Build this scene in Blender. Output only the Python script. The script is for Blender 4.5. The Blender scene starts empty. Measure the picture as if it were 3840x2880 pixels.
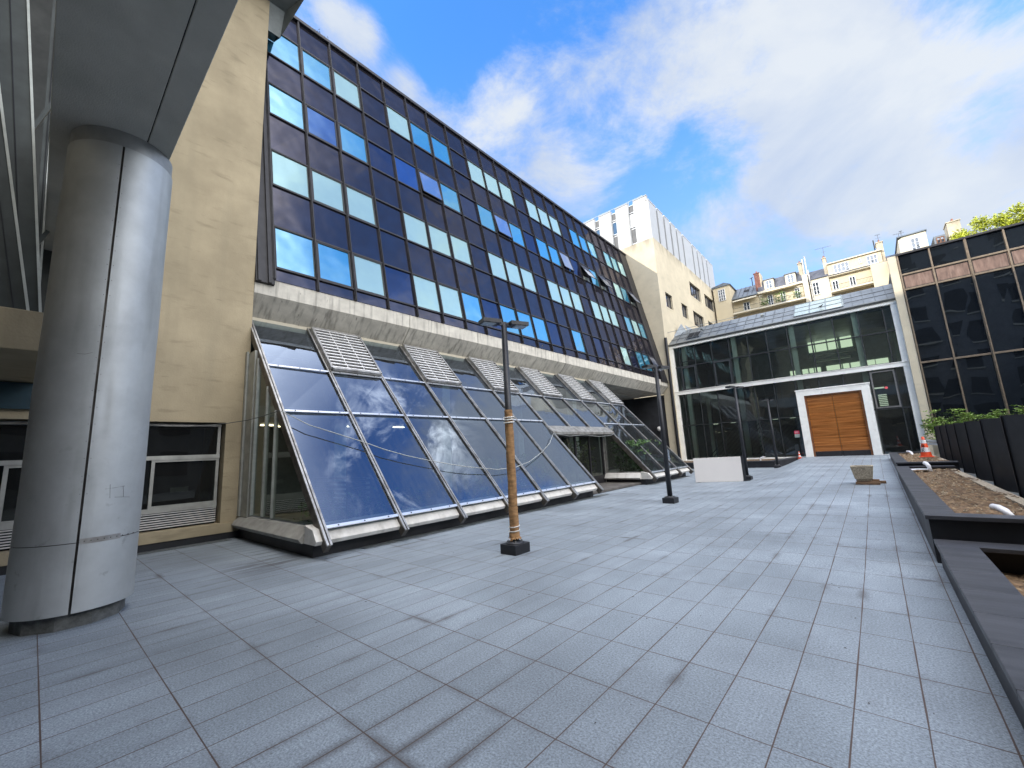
import bpy, math, random
from mathutils import Vector, Matrix
random.seed(7)
S = bpy.context.scene
# ------------------------------------------------------------------ camera
cam = bpy.data.cameras.new('camera'); camo = bpy.data.objects.new('camera', cam)
S.collection.objects.link(camo); S.camera = camo
cam.sensor_width = 36; cam.sensor_fit = 'HORIZONTAL'; cam.lens = 1545/3840*36
cam.clip_start = .05; cam.clip_end = 2000
Rm = Matrix(((0.750046, 0.148484, 0.644503), (0.659334, -0.091161, -0.746303), (-0.052061, 0.984704, -0.166276)))
q = Rm.to_quaternion(); q.normalize()
camo.matrix_world = Matrix.Translation((0, 0, 1.65)) @ q.to_matrix().to_4x4()
# ------------------------------------------------------------------ sun, sky
SUN = Vector((1, 1.8, -1.07)).normalized()          # travel direction of sunlight
sd = -SUN
sun = bpy.data.lights.new('sun', 'SUN'); sun.energy = 2.1; sun.angle = math.radians(.5); sun.color = (1, .93, .82)
suno = bpy.data.objects.new('sun', sun); S.collection.objects.link(suno)
suno.rotation_euler = SUN.to_track_quat('-Z', 'Y').to_euler(); suno.location = (-20, -40, 60)
W = bpy.data.worlds.new('World'); S.world = W; W.use_nodes = True
N = W.node_tree.nodes; L = W.node_tree.links; N.clear()
def wn(t, **k):
    n = N.new(t)
    for a, b in k.items(): setattr(n, a, b)
    return n
def wl(v, s):
    if isinstance(v, (int, float)): s.default_value = v
    elif isinstance(v, tuple): s.default_value = v
    else: L.new(v, s)
def wm(op, a, b=0.0, c=None, clamp=False):
    n = wn('ShaderNodeMath', operation=op, use_clamp=clamp)
    wl(a, n.inputs[0]); wl(b, n.inputs[1])
    if c is not None: wl(c, n.inputs[2])
    return n.outputs[0]
out = wn('ShaderNodeOutputWorld'); bg = wn('ShaderNodeBackground'); L.new(bg.outputs[0], out.inputs[0])
sky = wn('ShaderNodeTexSky', sky_type='NISHITA', sun_disc=False)
sky.sun_elevation = math.asin(sd.z); sky.sun_rotation = math.atan2(sd.x, sd.y)
sky.air_density = 1.0; sky.dust_density = .4; sky.ozone_density = 3.0; sky.altitude = 50
tc = wn('ShaderNodeTexCoord'); D = tc.outputs['Generated']
mp = wn('ShaderNodeMapping'); L.new(D, mp.inputs[0]); mp.inputs['Scale'].default_value = (1, 1, 1.5)
def noise(scale, detail, rough, dist, off=0.0):
    n = wn('ShaderNodeTexNoise', noise_dimensions='4D'); L.new(mp.outputs[0], n.inputs['Vector'])
    n.inputs['W'].default_value = off; n.inputs['Scale'].default_value = scale; n.inputs['Detail'].default_value = detail
    n.inputs['Roughness'].default_value = rough; n.inputs['Distortion'].default_value = dist
    return n.outputs['Fac']
def blob(d, r, w):                                   # soft patch of cover (w>0) or clear air (w<0) around a sky direction
    dot = wn('ShaderNodeVectorMath', operation='DOT_PRODUCT'); nrm = wn('ShaderNodeVectorMath', operation='NORMALIZE')
    L.new(D, nrm.inputs[0]); L.new(nrm.outputs[0], dot.inputs[0]); dot.inputs[1].default_value = Vector(d).normalized()
    ang = wm('ARCCOSINE', wm('MINIMUM', dot.outputs['Value'], .99999))
    mr = wn('ShaderNodeMapRange', interpolation_type='SMOOTHERSTEP'); L.new(ang, mr.inputs[0])
    mr.inputs[1].default_value = 0; mr.inputs[2].default_value = math.radians(r); mr.inputs[3].default_value = w; mr.inputs[4].default_value = 0
    return mr.outputs[0]
BLOBS = [((-0.179,0.699,0.692),11,0.22),((0.007,0.799,0.601),16,0.24),((0.074,0.883,0.463),16,0.22),((-0.102,0.897,0.429),10,0.2),((-0.323,0.618,0.717),6,0.1),((-0.462,0.544,0.700),7,0.2),((-0.418,0.664,0.620),6,0.12),((-0.586,0.307,0.750),4,0.22),((-0.597,0.262,0.759),3,0.2),((-0.575,0.405,0.711),3.5,0.18),((0.158,0.852,0.498),16,0.16),((-0.491,0.408,0.770),9,-0.3),((-0.425,0.461,0.780),6,-0.22),((-0.525,0.423,0.738),4,-0.12),((-0.281,0.794,0.539),5,-0.16),((-0.195,0.783,0.590),4,-0.14),((0.198,0.876,0.441),5,-0.15),((-0.227,0.877,0.423),9,0.14),((0.057,0.936,0.348),11,0.17),((0.187,0.924,0.335),8,0.12),((-0.412,0.733,0.541),5,0.06),((0.185,0.900,0.394),4,-0.12),((-0.055,0.761,0.646),3,-0.1)]
cov = wm('ADD', wm('MULTIPLY', noise(3.0, 10, .66, .5, 3.1), 1.25), wm('MULTIPLY', noise(11, 7, .65, .6, 7.7), .30))
for d, r, w in BLOBS+[((.04,.68,.74),13,.30),((.03,.80,.60),9,.15),((.05,.42,.90),14,-.3),((.36,.60,.71),12,.14),((.52,.40,.75),10,-.15)]: cov = wm('ADD', cov, blob(d, r, w))
dens = wn('ShaderNodeMapRange', interpolation_type='SMOOTHSTEP'); L.new(cov, dens.inputs[0])
dens.inputs[1].default_value = .72; dens.inputs[2].default_value = 1.10; dens.inputs[3].default_value = 0.03; dens.inputs[4].default_value = .95
# cloud tone: bright tops, bluish thin parts
tone = wn('ShaderNodeValToRGB'); L.new(wm('ADD', noise(3.4, 7, .55, .4, 12.3), wm('MULTIPLY', wm('SUBTRACT', cov, .7), .25)), tone.inputs[0])
tone.color_ramp.elements[0].position = .36; tone.color_ramp.elements[0].color = (.55, .67, .90, 1)
tone.color_ramp.elements[1].position = .70; tone.color_ramp.elements[1].color = (.90, .95, 1.0, 1)
CL = 3.6; SKY_BOOST = 22
cm = wn('ShaderNodeMixRGB', blend_type='MULTIPLY'); cm.inputs[0].default_value = 1; L.new(tone.outputs[0], cm.inputs[1]); cm.inputs[2].default_value = (CL, CL, CL, 1)
sk = wn('ShaderNodeMixRGB', blend_type='MULTIPLY'); sk.inputs[0].default_value = 1; L.new(sky.outputs[0], sk.inputs[1]); sk.inputs[2].default_value = (.55, 1.3, 1.95, 1)
hz = wn('ShaderNodeMapRange', interpolation_type='SMOOTHSTEP'); sz = wn('ShaderNodeSeparateXYZ'); L.new(D, sz.inputs[0]); L.new(sz.outputs[2], hz.inputs[0])
hz.inputs[1].default_value = .0; hz.inputs[2].default_value = .80; hz.inputs[3].default_value = .97; hz.inputs[4].default_value = 0
sh = wn('ShaderNodeMixRGB'); L.new(hz.outputs[0], sh.inputs[0]); L.new(sk.outputs[0], sh.inputs[1]); sh.inputs[2].default_value = (2.0, 2.5, 3.2, 1)
mx = wn('ShaderNodeMixRGB'); L.new(dens.outputs[0], mx.inputs[0]); L.new(sh.outputs[0], mx.inputs[1]); L.new(cm.outputs[0], mx.inputs[2])
# unseen fill light added to the sky overhead and right / behind, warmer than the blue
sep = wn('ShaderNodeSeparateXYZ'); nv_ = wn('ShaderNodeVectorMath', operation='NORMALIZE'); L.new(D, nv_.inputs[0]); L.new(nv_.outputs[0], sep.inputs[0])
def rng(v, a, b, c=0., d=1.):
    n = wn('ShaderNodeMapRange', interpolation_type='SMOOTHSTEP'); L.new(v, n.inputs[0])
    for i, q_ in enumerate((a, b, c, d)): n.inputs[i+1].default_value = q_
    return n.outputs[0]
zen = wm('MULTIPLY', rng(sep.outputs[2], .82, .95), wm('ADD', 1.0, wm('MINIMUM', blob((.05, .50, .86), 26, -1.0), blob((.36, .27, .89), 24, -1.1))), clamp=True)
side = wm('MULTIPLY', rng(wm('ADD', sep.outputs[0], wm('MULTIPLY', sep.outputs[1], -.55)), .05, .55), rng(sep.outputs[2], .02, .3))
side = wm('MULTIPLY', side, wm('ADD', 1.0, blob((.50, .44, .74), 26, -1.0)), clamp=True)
sky_boost = wm('MULTIPLY', wm('MAXIMUM', zen, side), rng(noise(2.2, 6, .55, .3, 21.0), .30, .60, .45, 1.0))
sky_boost = wm('ADD', sky_boost, wm('MULTIPLY', blob((.04, .56, .83), 14, 1.0), rng(noise(5.5, 9, .66, .8, 31.0), .47, .66)))
vc = wn('ShaderNodeMixRGB', blend_type='MULTIPLY'); vc.inputs[0].default_value = 1; vc.inputs[1].default_value = (SKY_BOOST*1.0, SKY_BOOST*.94, SKY_BOOST*.82, 1); L.new(sky_boost, vc.inputs[2])
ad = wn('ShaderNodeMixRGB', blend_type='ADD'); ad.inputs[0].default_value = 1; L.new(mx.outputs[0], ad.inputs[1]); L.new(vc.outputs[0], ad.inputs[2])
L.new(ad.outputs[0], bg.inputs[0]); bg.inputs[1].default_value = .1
S.view_settings.view_transform = 'Standard'; S.view_settings.look = 'None'; S.view_settings.exposure = 1.35; S.view_settings.gamma = 1
S.render.engine = 'CYCLES'; S.cycles.max_bounces = 7; S.cycles.transparent_max_bounces = 12; S.cycles.glossy_bounces = 4
S.cycles.caustics_reflective = False; S.cycles.caustics_refractive = False

# ------------------------------------------------------------------ materials
MC = {}
def mat(name, col, rough=.7, metal=0.0, var=.12, scale=3.0, bump=0.0, bscale=40.0, stretch=(1, 1, 1), spec=.5, col2=None, noise_lo=.35, noise_hi=.7, detail=6, coat=0):
    """procedural surface: base colour wandering between two tones, roughness variation, fine bump (object space)"""
    m = bpy.data.materials.new(name); m.use_nodes = True; t = m.node_tree; n = t.nodes; l = t.links
    b = n['Principled BSDF']
    co = n.new('ShaderNodeTexCoord'); mp_ = n.new('ShaderNodeMapping'); mp_.inputs['Scale'].default_value = stretch
    l.new(co.outputs['Object'], mp_.inputs[0])
    no = n.new('ShaderNodeTexNoise'); no.inputs['Scale'].default_value = scale; no.inputs['Detail'].default_value = detail; no.inputs['Roughness'].default_value = .62
    l.new(mp_.outputs[0], no.inputs['Vector'])
    rp = n.new('ShaderNodeValToRGB'); l.new(no.outputs['Fac'], rp.inputs[0])
    c2 = col2 if col2 else tuple(max(0, c*(1-2*var)) for c in col)
    c1 = col if col2 else tuple(min(1, c*(1+var)) for c in col)
    rp.color_ramp.elements[0].position = noise_lo; rp.color_ramp.elements[0].color = (*c2, 1)
    rp.color_ramp.elements[1].position = noise_hi; rp.color_ramp.elements[1].color = (*c1, 1)
    l.new(rp.outputs[0], b.inputs['Base Color'])
    mr = n.new('ShaderNodeMapRange'); l.new(no.outputs['Fac'], mr.inputs[0]); mr.inputs[3].default_value = min(1, rough+.1); mr.inputs[4].default_value = max(.0, rough-.08)
    l.new(mr.outputs[0], b.inputs['Roughness'])
    b.inputs['Metallic'].default_value = metal; b.inputs['Specular IOR Level'].default_value = spec
    b.inputs['Coat Weight'].default_value = coat
    if bump:
        n2 = n.new('ShaderNodeTexNoise'); n2.inputs['Scale'].default_value = bscale; n2.inputs['Detail'].default_value = 4
        l.new(mp_.outputs[0], n2.inputs['Vector'])
        bp = n.new('ShaderNodeBump'); bp.inputs['Strength'].default_value = min(1, bump); bp.inputs['Distance'].default_value = .01
        l.new(n2.outputs['Fac'], bp.inputs['Height']); l.new(bp.outputs[0], b.inputs['Normal'])
    MC[name] = m; return m
def ramp_over(m, col, scale, stretch, lo, hi, fac=1.0, detail=5, mask=None):
    """adds a second layer (stains, streaks, speckle) over a material's base colour"""
    t = m.node_tree; n = t.nodes; l = t.links; b = n['Principled BSDF']
    src = b.inputs['Base Color'].links[0].from_socket
    co = n.new('ShaderNodeTexCoord'); mp_ = n.new('ShaderNodeMapping'); mp_.inputs['Scale'].default_value = stretch
    l.new(co.outputs['Object'], mp_.inputs[0])
    no = n.new('ShaderNodeTexNoise'); no.inputs['Scale'].default_value = scale; no.inputs['Detail'].default_value = detail; l.new(mp_.outputs[0], no.inputs['Vector'])
    mr = n.new('ShaderNodeMapRange'); l.new(no.outputs['Fac'], mr.inputs[0]); mr.inputs[1].default_value = lo; mr.inputs[2].default_value = hi; mr.inputs[4].default_value = fac
    f = mr.outputs[0]
    if mask:                                         # (axis, from, to): limits the layer to a stretch of one axis (fades towards 'to')
        sp = n.new('ShaderNodeSeparateXYZ'); l.new(co.outputs['Object'], sp.inputs[0])
        m2 = n.new('ShaderNodeMapRange'); l.new(sp.outputs[mask[0]], m2.inputs[0]); m2.inputs[1].default_value = mask[1]; m2.inputs[2].default_value = mask[2]; m2.inputs[3].default_value = 1; m2.inputs[4].default_value = 0
        mu = n.new('ShaderNodeMath'); mu.operation = 'MULTIPLY'; l.new(f, mu.inputs[0]); l.new(m2.outputs[0], mu.inputs[1]); f = mu.outputs[0]
    mi = n.new('ShaderNodeMixRGB'); l.new(f, mi.inputs[0]); l.new(src, mi.inputs[1]); mi.inputs[2].default_value = (*col, 1)
    l.new(mi.outputs[0], b.inputs['Base Color'])
def glass(name, tint, refl_tint, base_refl, wav=.03, wscale=.9, rough=.0, dirt=.035):
    """see-through pane: transparent + mirror mixed by fresnel, slightly wavy"""
    m = bpy.data.materials.new(name); m.use_nodes = True; t = m.node_tree; n = t.nodes; l = t.links; n.clear()
    o = n.new('ShaderNodeOutputMaterial'); tr = n.new('ShaderNodeBsdfTransparent'); gl = n.new('ShaderNodeBsdfGlossy'); mxs = n.new('ShaderNodeMixShader')
    tr.inputs[0].default_value = (*tint, 1); gl.inputs[0].default_value = (*refl_tint, 1); gl.inputs['Roughness'].default_value = rough
    fr = n.new('ShaderNodeFresnel'); fr.inputs[0].default_value = 1.5
    ma = n.new('ShaderNodeMath'); ma.operation = 'ADD'; ma.use_clamp = True; l.new(fr.outputs[0], ma.inputs[0]); ma.inputs[1].default_value = base_refl
    l.new(ma.outputs[0], mxs.inputs[0]); l.new(tr.outputs[0], mxs.inputs[1]); l.new(gl.outputs[0], mxs.inputs[2]); df = n.new('ShaderNodeBsdfDiffuse'); df.inputs[0].default_value = (.5, .5, .48, 1); m9 = n.new('ShaderNodeMixShader')
    c9 = n.new('ShaderNodeTexCoord'); mp9 = n.new('ShaderNodeMapping'); mp9.inputs['Scale'].default_value = (.5, 9, .7); mp9.inputs['Rotation'].default_value = (0, 0, .15); l.new(c9.outputs['Object'], mp9.inputs[0])
    n9 = n.new('ShaderNodeTexNoise'); n9.inputs['Scale'].default_value = 1.4; n9.inputs['Detail'].default_value = 8; l.new(mp9.outputs[0], n9.inputs['Vector'])
    r9 = n.new('ShaderNodeMapRange'); l.new(n9.outputs['Fac'], r9.inputs[0]); r9.inputs[1].default_value = .42; r9.inputs[2].default_value = .78; r9.inputs[3].default_value = .02; r9.inputs[4].default_value = dirt
    l.new(r9.outputs[0], m9.inputs[0]); l.new(mxs.outputs[0], m9.inputs[1]); l.new(df.outputs[0], m9.inputs[2]); l.new(m9.outputs[0], o.inputs[0])
    co = n.new('ShaderNodeTexCoord'); no = n.new('ShaderNodeTexNoise'); no.inputs['Scale'].default_value = wscale; no.inputs['Detail'].default_value = 1
    l.new(co.outputs['Object'], no.inputs['Vector'])
    bp = n.new('ShaderNodeBump'); bp.inputs['Strength'].default_value = 1; bp.inputs['Distance'].default_value = wav; l.new(no.outputs['Fac'], bp.inputs['Height'])
    l.new(bp.outputs[0], gl.inputs['Normal'])
    MC[name] = m; return m
def coated(name, tint, diff, fac, wav=.02, wscale=1.2, dirt=.1):
    """reflective coated glass in front of a blind / dark backing"""
    m = bpy.data.materials.new(name); m.use_nodes = True; t = m.node_tree; n = t.nodes; l = t.links; n.clear()
    o = n.new('ShaderNodeOutputMaterial'); di = n.new('ShaderNodeBsdfDiffuse'); gl = n.new('ShaderNodeBsdfGlossy'); mxs = n.new('ShaderNodeMixShader')
    di.inputs[0].default_value = (*diff, 1); gl.inputs[0].default_value = (*tint, 1); gl.inputs['Roughness'].default_value = .015
    co = n.new('ShaderNodeTexCoord'); no = n.new('ShaderNodeTexNoise'); no.inputs['Scale'].default_value = wscale; no.inputs['Detail'].default_value = 1
    l.new(co.outputs['Object'], no.inputs['Vector'])
    n2 = n.new('ShaderNodeTexNoise'); n2.inputs['Scale'].default_value = 2.2; n2.inputs['Detail'].default_value = 7; l.new(co.outputs['Object'], n2.inputs['Vector'])
    mr = n.new('ShaderNodeMapRange'); l.new(n2.outputs['Fac'], mr.inputs[0]); mr.inputs[1].default_value = .3; mr.inputs[2].default_value = .7; mr.inputs[3].default_value = fac-dirt; mr.inputs[4].default_value = fac
    l.new(mr.outputs[0], mxs.inputs[0]); l.new(di.outputs[0], mxs.inputs[1]); l.new(gl.outputs[0], mxs.inputs[2]); l.new(mxs.outputs[0], o.inputs[0])
    bp = n.new('ShaderNodeBump'); bp.inputs['Strength'].default_value = 1; bp.inputs['Distance'].default_value = wav; l.new(no.outputs['Fac'], bp.inputs['Height'])
    l.new(bp.outputs[0], gl.inputs['Normal'])
    MC[name] = m; return m
def emis(name, col, st):
    m = bpy.data.materials.new(name); m.use_nodes = True; b = m.node_tree.nodes['Principled BSDF']
    b.inputs['Base Color'].default_value = (*col, 1); b.inputs['Emission Color'].default_value = (*col, 1); b.inputs['Emission Strength'].default_value = st
    MC[name] = m; return m

render_ = mat('beige_render', (.41, .34, .225), .93, var=.09, scale=.9, bump=.5, bscale=28)
ramp_over(render_, (.24, .20, .13), 2.4, (1, .55, 2.6), .58, .72, .6, 9)
ramp_over(render_, (.29, .25, .17), 1.2, (1, 1.6, .12), .54, .74, .5, 7)
ramp_over(render_, (.15, .13, .09), 7, (1, .3, 2.2), .66, .74, .35, 8)
beige2 = mat('pale_render', (.55, .485, .36), .92, var=.06, scale=.7, bump=.4, bscale=20)
ramp_over(beige2, (.40, .37, .29), 1.6, (1, .5, 2.2), .58, .75, .55, 8)
ramp_over(beige2, (.18, .15, .11), 1.3, (1.4, 1.4, .35), .40, .60, .85, 6, mask=(2, 19.6, 18.3))
conc = mat('stained_concrete', (.60, .57, .50), .9, var=.10, scale=2.5, bump=.4, bscale=30)
ramp_over(conc, (.17, .16, .14), 2.6, (1, 3.2, .30), .50, .72, .75, 6)
ramp_over(conc, (.09, .08, .07), 7, (1, 2.0, .8), .66, .76, .7, 3)
soff = mat('soffit_paint', (.52, .52, .48), .95, var=.06, scale=2, bump=.5, bscale=60)
ramp_over(soff, (.36, .38, .34), 1.1, (1, 1, 1), .45, .8, .6, 5)
coping = mat('pale_coping', (.62, .60, .56), .75, var=.08, scale=3, bump=.2, bscale=30)
ramp_over(coping, (.33, .31, .28), 2.5, (2, 2, .6), .55, .75, .6, 6)
copdark = mat('weathered_coping', (.34, .33, .30), .85, var=.12, scale=3, bump=.4, bscale=30)
black = mat('black_cladding', (.012, .013, .017), .55, var=.2, scale=2, bump=.1)
dark = mat('dark_interior', (.03, .032, .038), .9, var=.2, scale=1)
metalc = mat('column_cladding', (.54, .56, .56), .56, metal=.62, var=.07, scale=1.6, bump=.10, bscale=160, detail=8)
ramp_over(metalc, (.30, .30, .30), 2.0, (1, 1, .5), .55, .78, .45, 7)
ramp_over(metalc, (.20, .20, .19), 9, (1, 1, 1), .66, .74, .5, 3, mask=(2, .2, 2.6))
ramp_over(metalc, (.26, .27, .26), 4, (1, 1, .12), .58, .76, .4, 6)
alu = mat('aged_aluminium', (.47, .46, .44), .42, metal=.75, var=.16, scale=5, bump=.15, bscale=50)
ramp_over(alu, (.17, .15, .13), 4, (1, 1, 1), .48, .68, .65, 6)
aludark = mat('dirty_rafter', (.13, .115, .10), .5, metal=.6, var=.25, scale=5, bump=.2)
alubright = mat('bright_aluminium', (.78, .80, .84), .33, metal=.8, var=.05, scale=4)
louv = mat('louvre_metal', (.80, .79, .77), .45, metal=.35, var=.1, scale=6)
framed = mat('dark_bronze_frame', (.020, .019, .022), .5, metal=.2, var=.15, scale=4)
spand = coated('spandrel_glass', (.42, .40, .46), (.018, .017, .022), .25, wav=.012, wscale=1.4, dirt=.07)
spandb = coated('spandrel_glass_blue', (.34, .38, .52), (.012, .014, .03), .32, wav=.012, wscale=1.4, dirt=.05)
wblue = coated('mirror_glass_blue', (.50, .80, .90), (.05, .22, .34), .66, wav=.010, wscale=1.3, dirt=.12)
wmint = coated('mirror_glass_mint', (.48, .70, .70), (.33, .48, .47), .40, wav=.010, wscale=1.3, dirt=.06)
wdeep = coated('mirror_glass_deep', (.28, .46, .78), (.02, .03, .07), .55, wav=.010, wscale=1.3, dirt=.1)
wopen = coated('open_sash_glass', (.75, .80, .92), (.12, .14, .2), .70, wav=.006)
ghg = glass('glasshouse_glass', (.42, .52, .56), (.44, .53, .68), .30, dirt=.045, wav=.02, wscale=.45)
ghs = glass('glasshouse_side_glass', (.62, .66, .56), (.7, .75, .7), .05, wav=.01)
hallg = glass('hall_glass', (.80, .93, .86), (.50, .66, .72), .12, wav=.012, wscale=.5)
halld = glass('hall_glass_dark', (.42, .52, .50), (.50, .60, .70), .13, wav=.012, wscale=.5)
wing = glass('window_glass_dark', (.25, .28, .26), (.55, .6, .58), .06, wav=.008)
brg = coated('bronze_glass', (.42, .48, .55), (.008, .010, .012), .24, wav=.014, wscale=.5, dirt=.05)
white = mat('white_steel', (.86, .85, .80), .6, var=.05, scale=2, bump=.1)
ramp_over(white, (.45, .40, .32), 3, (1, 1, 1), .62, .8, .5, 5)
whitep = mat('white_panel', (.40, .41, .42), .5, var=.03, scale=1)
ribp = mat('ribbed_panel', (.47, .47, .45), .5, var=.04, scale=1)
zinc = mat('zinc_roof', (.15, .17, .19), .42, metal=.45, var=.14, scale=1.2, bump=.1)
slate = mat('slate_roof', (.075, .08, .10), .6, var=.15, scale=4, bump=.4, bscale=20)
bronze = mat('bronze_frame', (.20, .155, .11), .5, metal=.35, var=.15, scale=5)
rustp = mat('weathered_copper_panel', (.16, .10, .078), .6, metal=.2, var=.2, scale=3, stretch=(2, 2, .5), bump=.1)
ramp_over(rustp, (.24, .165, .13), 3, (2.5, 2.5, .4), .5, .7, .6, 5)
cream = mat('cream_render', (.58, .50, .35), .9, var=.04, scale=.6, bump=.2)
cream2 = mat('pale_cream_render', (.58, .53, .42), .9, var=.04, scale=.6, bump=.2)
chim = mat('chimney_render', (.52, .45, .33), .9, var=.15, scale=1.5, bump=.4)
brick = mat('red_brick', (.20, .09, .07), .9, var=.25, scale=9, bump=.4)
potm = mat('clay_pot', (.28, .13, .09), .85, var=.2, scale=9)
winw = mat('white_window_frame', (.72, .73, .74), .5, var=.03)
pane = coated('sky_pane', (.42, .45, .50), (.05, .06, .07), .30, wav=.01)
iron = mat('railing_iron', (.03, .035, .035), .5, metal=.4, var=.1)
granite = mat('black_granite', (.055, .057, .066), .42, var=.22, scale=2.2, bump=.12, bscale=300, detail=8, stretch=(.6, 2.5, 1))
soil = mat('soil', (.17, .105, .055), .97, var=.35, scale=9, bump=1.0, bscale=25, detail=8)
ramp_over(soil, (.34, .25, .14), 16, (1, 1, 1), .55, .68, .8, 5)
pvc = mat('white_plastic', (.78, .78, .80), .35, var=.03)
orange = mat('orange_plastic', (.80, .085, .02), .5, var=.12, scale=6)
conewh = mat('cone_white_band', (.75, .74, .74), .5, var=.08, scale=6)
ink = mat('black_ink', (.015, .013, .013), .6)
lampb = mat('lamp_black', (.028, .030, .036), .45, metal=.2, var=.12)
lens = mat('lamp_lens', (.50, .55, .55), .18, var=.15, scale=25)
kraft = mat('kraft_paper', (.36, .20, .085), .8, var=.25, scale=6, bump=.8, bscale=12, stretch=(1, 1, 3))
tape = mat('white_tape', (.70, .68, .63), .6, var=.05)
gravelc = mat('tub_concrete', (.46, .39, .29), .95, var=.25, scale=30, bump=.8, bscale=90)
timber = mat('timber_block', (.25, .15, .085), .85, var=.25, scale=6, stretch=(.6, 4, 4), bump=.4)
boardw = mat('white_board', (.70, .67, .65), .6, var=.02, scale=1)
grey_pave = mat('grey_paving', (.14, .15, .155), .85, var=.15, scale=2, bump=.3)
grate = mat('drain_grate', (.19, .21, .215), .5, metal=.4, var=.2, scale=20)
leafd = mat('leaf_dark', (.09, .18, .05), .55, var=.35, scale=6)
leafl = mat('leaf_light', (.16, .27, .05), .5, var=.3, scale=6)
leafy = mat('leaf_yellow_green', (.46, .50, .035), .5, var=.3, scale=3)
bark = mat('bark', (.09, .06, .04), .9, var=.2, bump=.5)
lgreen = mat('pale_green_column', (.84, .90, .82), .7, var=.04)
litg = emis('window_daylight_glow', (.78, .88, .66), .36)
litw = emis('lit_ceiling_lamp', (1.0, .86, .6), 3.0)
redsign = mat('red_sign', (.75, .03, .10), .5, var=.03)
rubber = mat('dark_cable', (.10, .105, .10), .6, var=.1)
cablew = mat('pale_cable', (.42, .44, .43), .5, var=.1)
globem = mat('globe_glass', (.72, .72, .70), .3, var=.03)
pigeonm = mat('pigeon_feathers', (.035, .037, .045), .7, var=.3, scale=20)
ceil = mat('interior_floor', (.11, .10, .09), .7, var=.2)

def wood_mat():
    m = mat('varnished_wood', (.44, .17, .045), .22, var=.2, scale=1.6, stretch=(.5, 1, 9), bump=.06, bscale=8, col2=(.19, .055, .010), noise_lo=.3, noise_hi=.68, detail=10, coat=.5)
    t = m.node_tree; n = t.nodes; l = t.links; b = n['Principled BSDF']
    src = b.inputs['Base Color'].links[0].from_socket
    co = n.new('ShaderNodeTexCoord'); sp = n.new('ShaderNodeSeparateXYZ'); l.new(co.outputs['Object'], sp.inputs[0])
    d = n.new('ShaderNodeMath'); d.operation = 'DIVIDE'; l.new(sp.outputs[2], d.inputs[0]); d.inputs[1].default_value = .085
    fl = n.new('ShaderNodeMath'); fl.operation = 'FLOOR'; l.new(d.outputs[0], fl.inputs[0])
    wn_ = n.new('ShaderNodeTexWhiteNoise'); wn_.noise_dimensions = '1D'; l.new(fl.outputs[0], wn_.inputs['W'])
    mr = n.new('ShaderNodeMapRange'); l.new(wn_.outputs['Value'], mr.inputs[0]); mr.inputs[3].default_value = .72; mr.inputs[4].default_value = 1.2
    fr = n.new('ShaderNodeMath'); fr.operation = 'FRACT'; l.new(d.outputs[0], fr.inputs[0])
    gt = n.new('ShaderNodeMath'); gt.operation = 'GREATER_THAN'; l.new(fr.outputs[0], gt.inputs[0]); gt.inputs[1].default_value = .08
    mr2 = n.new('ShaderNodeMapRange'); l.new(gt.outputs[0], mr2.inputs[0]); mr2.inputs[3].default_value = .45; mr2.inputs[4].default_value = 1
    mu = n.new('ShaderNodeMath'); mu.operation = 'MULTIPLY'; l.new(mr.outputs[0], mu.inputs[0]); l.new(mr2.outputs[0], mu.inputs[1])
    mi = n.new('ShaderNodeMixRGB'); mi.blend_type = 'MULTIPLY'; mi.inputs[0].default_value = 1; l.new(src, mi.inputs[1]); l.new(mu.outputs[0], mi.inputs[2])
    l.new(mi.outputs[0], b.inputs['Base Color'])
    return m
wood = wood_mat()
woodf = mat('wood_frame', (.20, .075, .025), .4, var=.2, scale=5)

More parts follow.
